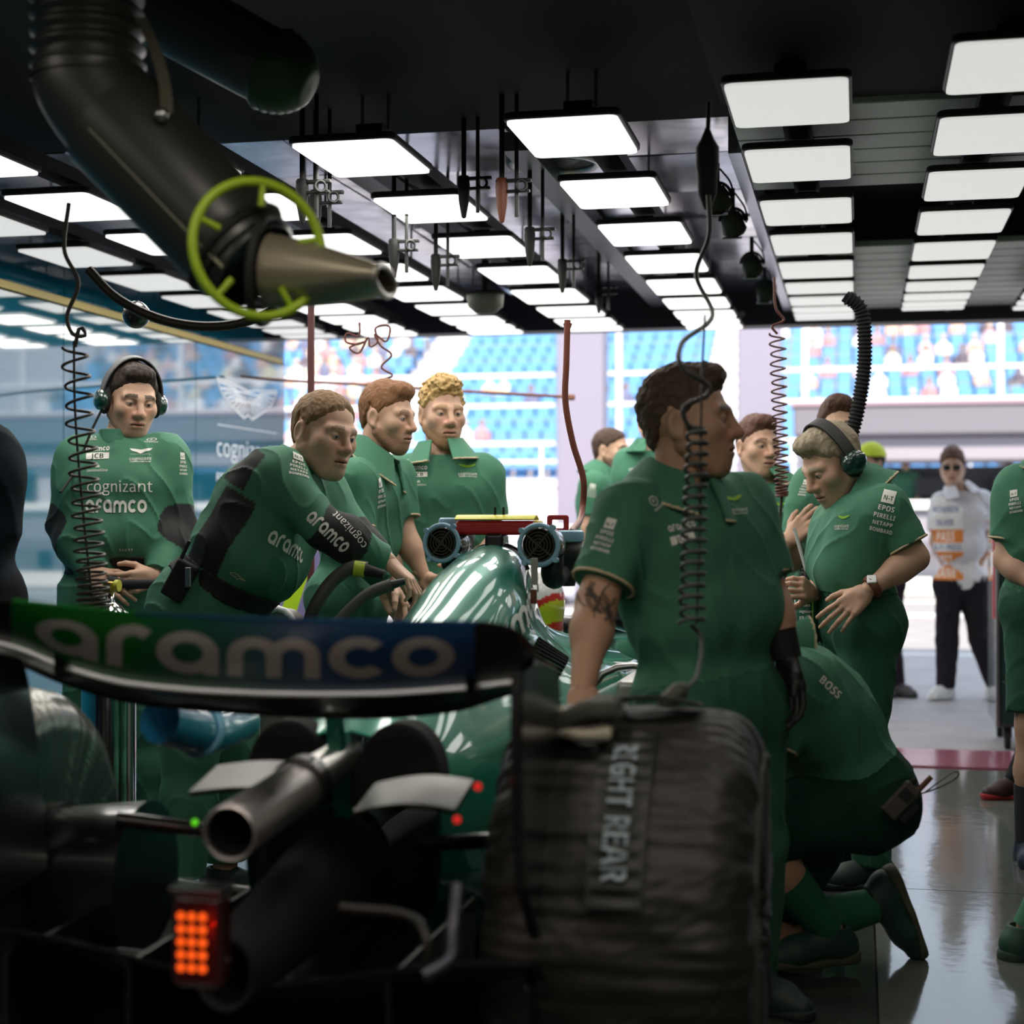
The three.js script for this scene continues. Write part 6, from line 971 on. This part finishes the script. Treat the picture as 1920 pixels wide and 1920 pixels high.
{ // filling hoses held by the leaning man
  const hm = mat([0.055, 0.058, 0.045], 0.6), g = thing('service_hose', 'grey service hose with lime coupling held by the leaning man', 'hose', V3()); part('hose', T([[570, 1215, 0.1], [590, 1140], [625, 1088], [662, 1064], [690, 1066]], 4.85, 0.021, 40), hm, g); part('coupling', rod(at(664, 1065, 4.85), at(684, 1068, 4.85), 0.024, 0.024, 18), mat([0.4, 0.5, 0.03], 0.5), g, 'lime coupling'); part('nozzle', rod(at(684, 1068, 4.85), at(720, 1078, 4.85), 0.019, 0.014, 16), M.black, g);
  const h = thing('service_hose', 'lower grey service hose running up to the engine cover', 'hose', V3()); part('hose', T([[600, 1215], [650, 1150], [695, 1112], [735, 1096]], 4.75, 0.019, 30), hm, h); part('nozzle', rod(at(733, 1097, 4.75), at(760, 1090, 4.75), 0.014, 0.01, 14), M.dark, h);
}

// ------------------------------------------------------------------ fittings under the ceiling
[[1345, 372, 6.05, 'nearest'], [1374, 418, 6.5, 'second'], [1410, 497, 7.6, 'third'], [1434, 546, 8.5, 'farthest']].forEach(([px, py, d, w]) => {
  const p = at(px, py, d), g = thing('stage_light', `${w} olive stage light along the silver ceiling trim`, 'stage light', p, 'stage lights along the trim'); part('head', lathe([[0, -0.05], [0.04, -0.05], [0.05, -0.035], [0.042, 0.02], [0.03, 0.05], [0, 0.055]], 8).rotateX(0.5).rotateZ(0.3), mat([0.035, 0.042, 0.022], 0.6), g); part('yoke', new THREE.TorusGeometry(0.052, 0.006, 6, 20, Math.PI).translate(0, 0.01, 0), M.dark, g); part('stem', rod(V3(0, 0.05, 0), V3(0, CEIL - p.y - 0.06, 0), 0.01), M.dark, g); part('visor', rbox(0.08, 0.004, 0.05, 0.001, 0, -0.055, 0.03).rotateX(0.3), M.steel, g); part('cable', tube([V3(0.02, 0.05, 0), V3(0.06, 0.0, 0.01), V3(0.05, 0.06, 0), V3(0.01, CEIL - p.y - 0.08, 0)], 0.004, 16, 5), M.black, g);
});
[[577, 352, 5.3, 'beside the lime hand ring'], [602, 372, 5.5, 'just right of the lime hand ring'], [748, 462, 6.1, 'between the hose nozzle and the third row'], [826, 490, 6.5, 'behind the dome'], [880, 345, 5.6, 'beside the round air vent'], [952, 350, 5.3, 'under the round air vent'], [1003, 440, 6.1, 'left of the row by the stage lights'], [1063, 498, 7.0, 'behind the row by the stage lights'], [1130, 545, 8.3, 'nearest the garage mouth']].forEach(([px, py, d, w], i) => {
  const p = at(px, py, d), g = thing('power_drop', 'black hanging power plug with clamp ' + w, 'power drop', p, 'hanging power plugs'), top = CEIL - p.y; part('rod', rod(V3(0.03, -0.1, 0), V3(0.03, top, 0), 0.007), M.dark, g); part('clamp', rbox(0.12, 0.012, 0.02, 0.003, 0.02, 0.02, 0), M.dark, g); part('clamp', rbox(0.09, 0.01, 0.02, 0.003, 0.03, -0.015, 0), M.dark, g); part('plug', lathe([[0, -0.12], [0.008, -0.115], [0.018, -0.06], [0.022, 0], [0.018, 0.03], [0, 0.03]], 16).translate(-0.02, 0, 0), i === 5 ? M.brown : M.black, g); part('lead', rod(V3(-0.02, 0.02, 0), V3(-0.02, top, 0), 0.009), M.black, g); part('handwheel', new THREE.TorusGeometry(0.018, 0.005, 6, 14).rotateY(0.6).translate(0.05, 0.0, 0.02), M.dark, g);
});

// ------------------------------------------------------------------ trolleys and boxes around the car
{
  const p = at(1868, 1400, 8.6), g = thing('tool_cabinet', 'tall dark green tool cabinet on castors at the right edge', 'tool cabinet', V3(p.x, 0, p.z)), cm = gloss([0.006, 0.03, 0.027], 0.4), W = 0.62, H = 1.22;
  part('body', rbox(W, H - 0.12, 0.6, 0.015, W / 2, H / 2 + 0.06, -0.3), cm, g); part('side_trim', rbox(0.02, H - 0.14, 0.02, 0.004, 0.005, H / 2 + 0.06, 0.005), M.steel, g); part('top_tray', rbox(W + 0.04, 0.05, 0.64, 0.015, W / 2, H + 0.02, -0.3), cm, g); for (let k = 0; k < 4; k++) { const dr = part('drawer', rbox(W - 0.06, 0.24, 0.015, 0.006, W / 2, 0.25 + k * 0.265, 0.004), cm, g); part('handle', rbox(W - 0.16, 0.016, 0.02, 0.005, W / 2, 0.34 + k * 0.265, 0.016), M.steel, dr); }
  for (const x of [0.06, W - 0.06]) for (const z of [-0.06, -0.54]) { const w = part('castor', cyl(0.05, 0.05, 0.03, 18).rotateZ(1.57).translate(x, 0.05, z), M.rubber, g); part('fork', rbox(0.045, 0.06, 0.05, 0.006, x, 0.09, z), M.dark, w); }
  part('red_strip', rbox(0.012, 0.5, 0.05, 0.003, -0.006, 0.95, -0.08), M.red, g); part('tag_sheet', rbox(0.006, 0.12, 0.09, 0.002, -0.012, 1.0, -0.12), M.white, g);
}
{ const p = at(1222, 1200, 9.6), g = thing('blue_case', 'blue equipment case with yellow strap behind the mechanic\'s arm', 'case', V3(p.x, 0, p.z)), t = 1.0; part('body', rbox(0.5, 0.42, 0.36, 0.02, 0, t - 0.22, 0), mat([0.03, 0.17, 0.26], 0.5), g); part('lid', rbox(0.52, 0.06, 0.38, 0.02, 0, t, 0), mat([0.05, 0.25, 0.36], 0.5), g); part('strap', rbox(0.53, 0.02, 0.39, 0.004, 0, t - 0.14, 0), M.yellow, g); for (const x of [-0.15, 0.12]) part('latch', rbox(0.03, 0.07, 0.015, 0.004, x, t - 0.04, 0.195), M.black, g); part('stand', rbox(0.46, t - 0.44, 0.32, 0.01, 0, (t - 0.44) / 2, 0), M.dark, g); }
{ const p = at(1200, 1345, 4.5), g = thing('metal_trolley', 'low pale metal trolley behind the covered rear tyre', 'trolley', V3(p.x, 0, p.z)); part('panel', rbox(0.1, 0.42, 0.3, 0.02, 0, 0.58, 0), mat([0.55, 0.53, 0.5], 0.35, 0.3), g); part('frame', tube([V3(-0.09, 0.04, 0.15), V3(-0.09, 0.8, 0.15), V3(0.09, 0.8, 0.15), V3(0.09, 0.04, 0.15)], 0.01, 40, 8), M.steel, g); part('shelf', rbox(0.2, 0.02, 0.32, 0.005, 0, 0.36, 0), M.steel, g); for (const x of [-0.09, 0.09]) for (const z of [-0.12, 0.15]) part('castor', cyl(0.03, 0.03, 0.02, 14).rotateZ(1.57).translate(x, 0.03, z), M.rubber, g); for (const x of [-0.09, 0.09]) part('leg', rod(V3(x, 0.05, -0.12), V3(x, 0.37, -0.12), 0.01), M.steel, g); }
{ // hi-vis chevron board
  const p = at(570, 1130, 7.0), g = thing('chevron_board', 'fluorescent yellow and violet striped board between the leaning man and the car', 'warning board', V3(p.x, 0, p.z)); const t = canvasTex(256, 256, (x) => { x.fillStyle = '#b9e01a'; x.fillRect(0, 0, 256, 256); x.fillStyle = '#8a7fb0'; for (let k = -2; k < 4; k++) { x.beginPath(); x.moveTo(k * 90, 256); x.lineTo(k * 90 + 90, 0); x.lineTo(k * 90 + 125, 0); x.lineTo(k * 90 + 35, 256); x.fill(); } }); part('board', rbox(0.34, 0.36, 0.02, 0.006, 0, 0.95, 0), mat(0xffffff, 0.6, 0, { map: t }), g); part('rim', rbox(0.36, 0.03, 0.03, 0.004, 0, 0.76, 0), M.grey, g); for (const x of [-0.14, 0.14]) part('leg', rod(V3(x, 0, 0.02), V3(x, 0.8, 0), 0.012), M.red, g); part('foot', rbox(0.36, 0.02, 0.3, 0.006, 0, 0.01, 0), M.dark, g);
}
{ const p = at(540, 1200, 5.5), g = thing('round_case', 'grey rounded equipment case with a pale rim beside the leaning man', 'case', V3(p.x, 0, p.z)), s = new THREE.Shape(); s.moveTo(-0.06, 0); s.lineTo(-0.06, 0.82); s.absarc(0, 0.86, 0.06, Math.PI, 0, true); s.lineTo(0.06, 0); s.lineTo(-0.06, 0); part('body', new THREE.ExtrudeGeometry(s, { depth: 0.1, bevelEnabled: true, bevelSize: 0.006, bevelThickness: 0.006, bevelSegments: 2, curveSegments: 20 }), mat([0.2, 0.18, 0.16], 0.5), g); part('rim', tube([V3(-0.066, 0.3, 0.1), V3(-0.066, 0.82, 0.1), V3(-0.05, 0.9, 0.1), V3(0, 0.93, 0.1), V3(0.05, 0.9, 0.1), V3(0.066, 0.82, 0.1), V3(0.066, 0.3, 0.1)], 0.012, 50, 8), M.white, g); }
renderer.render(scene, camera);
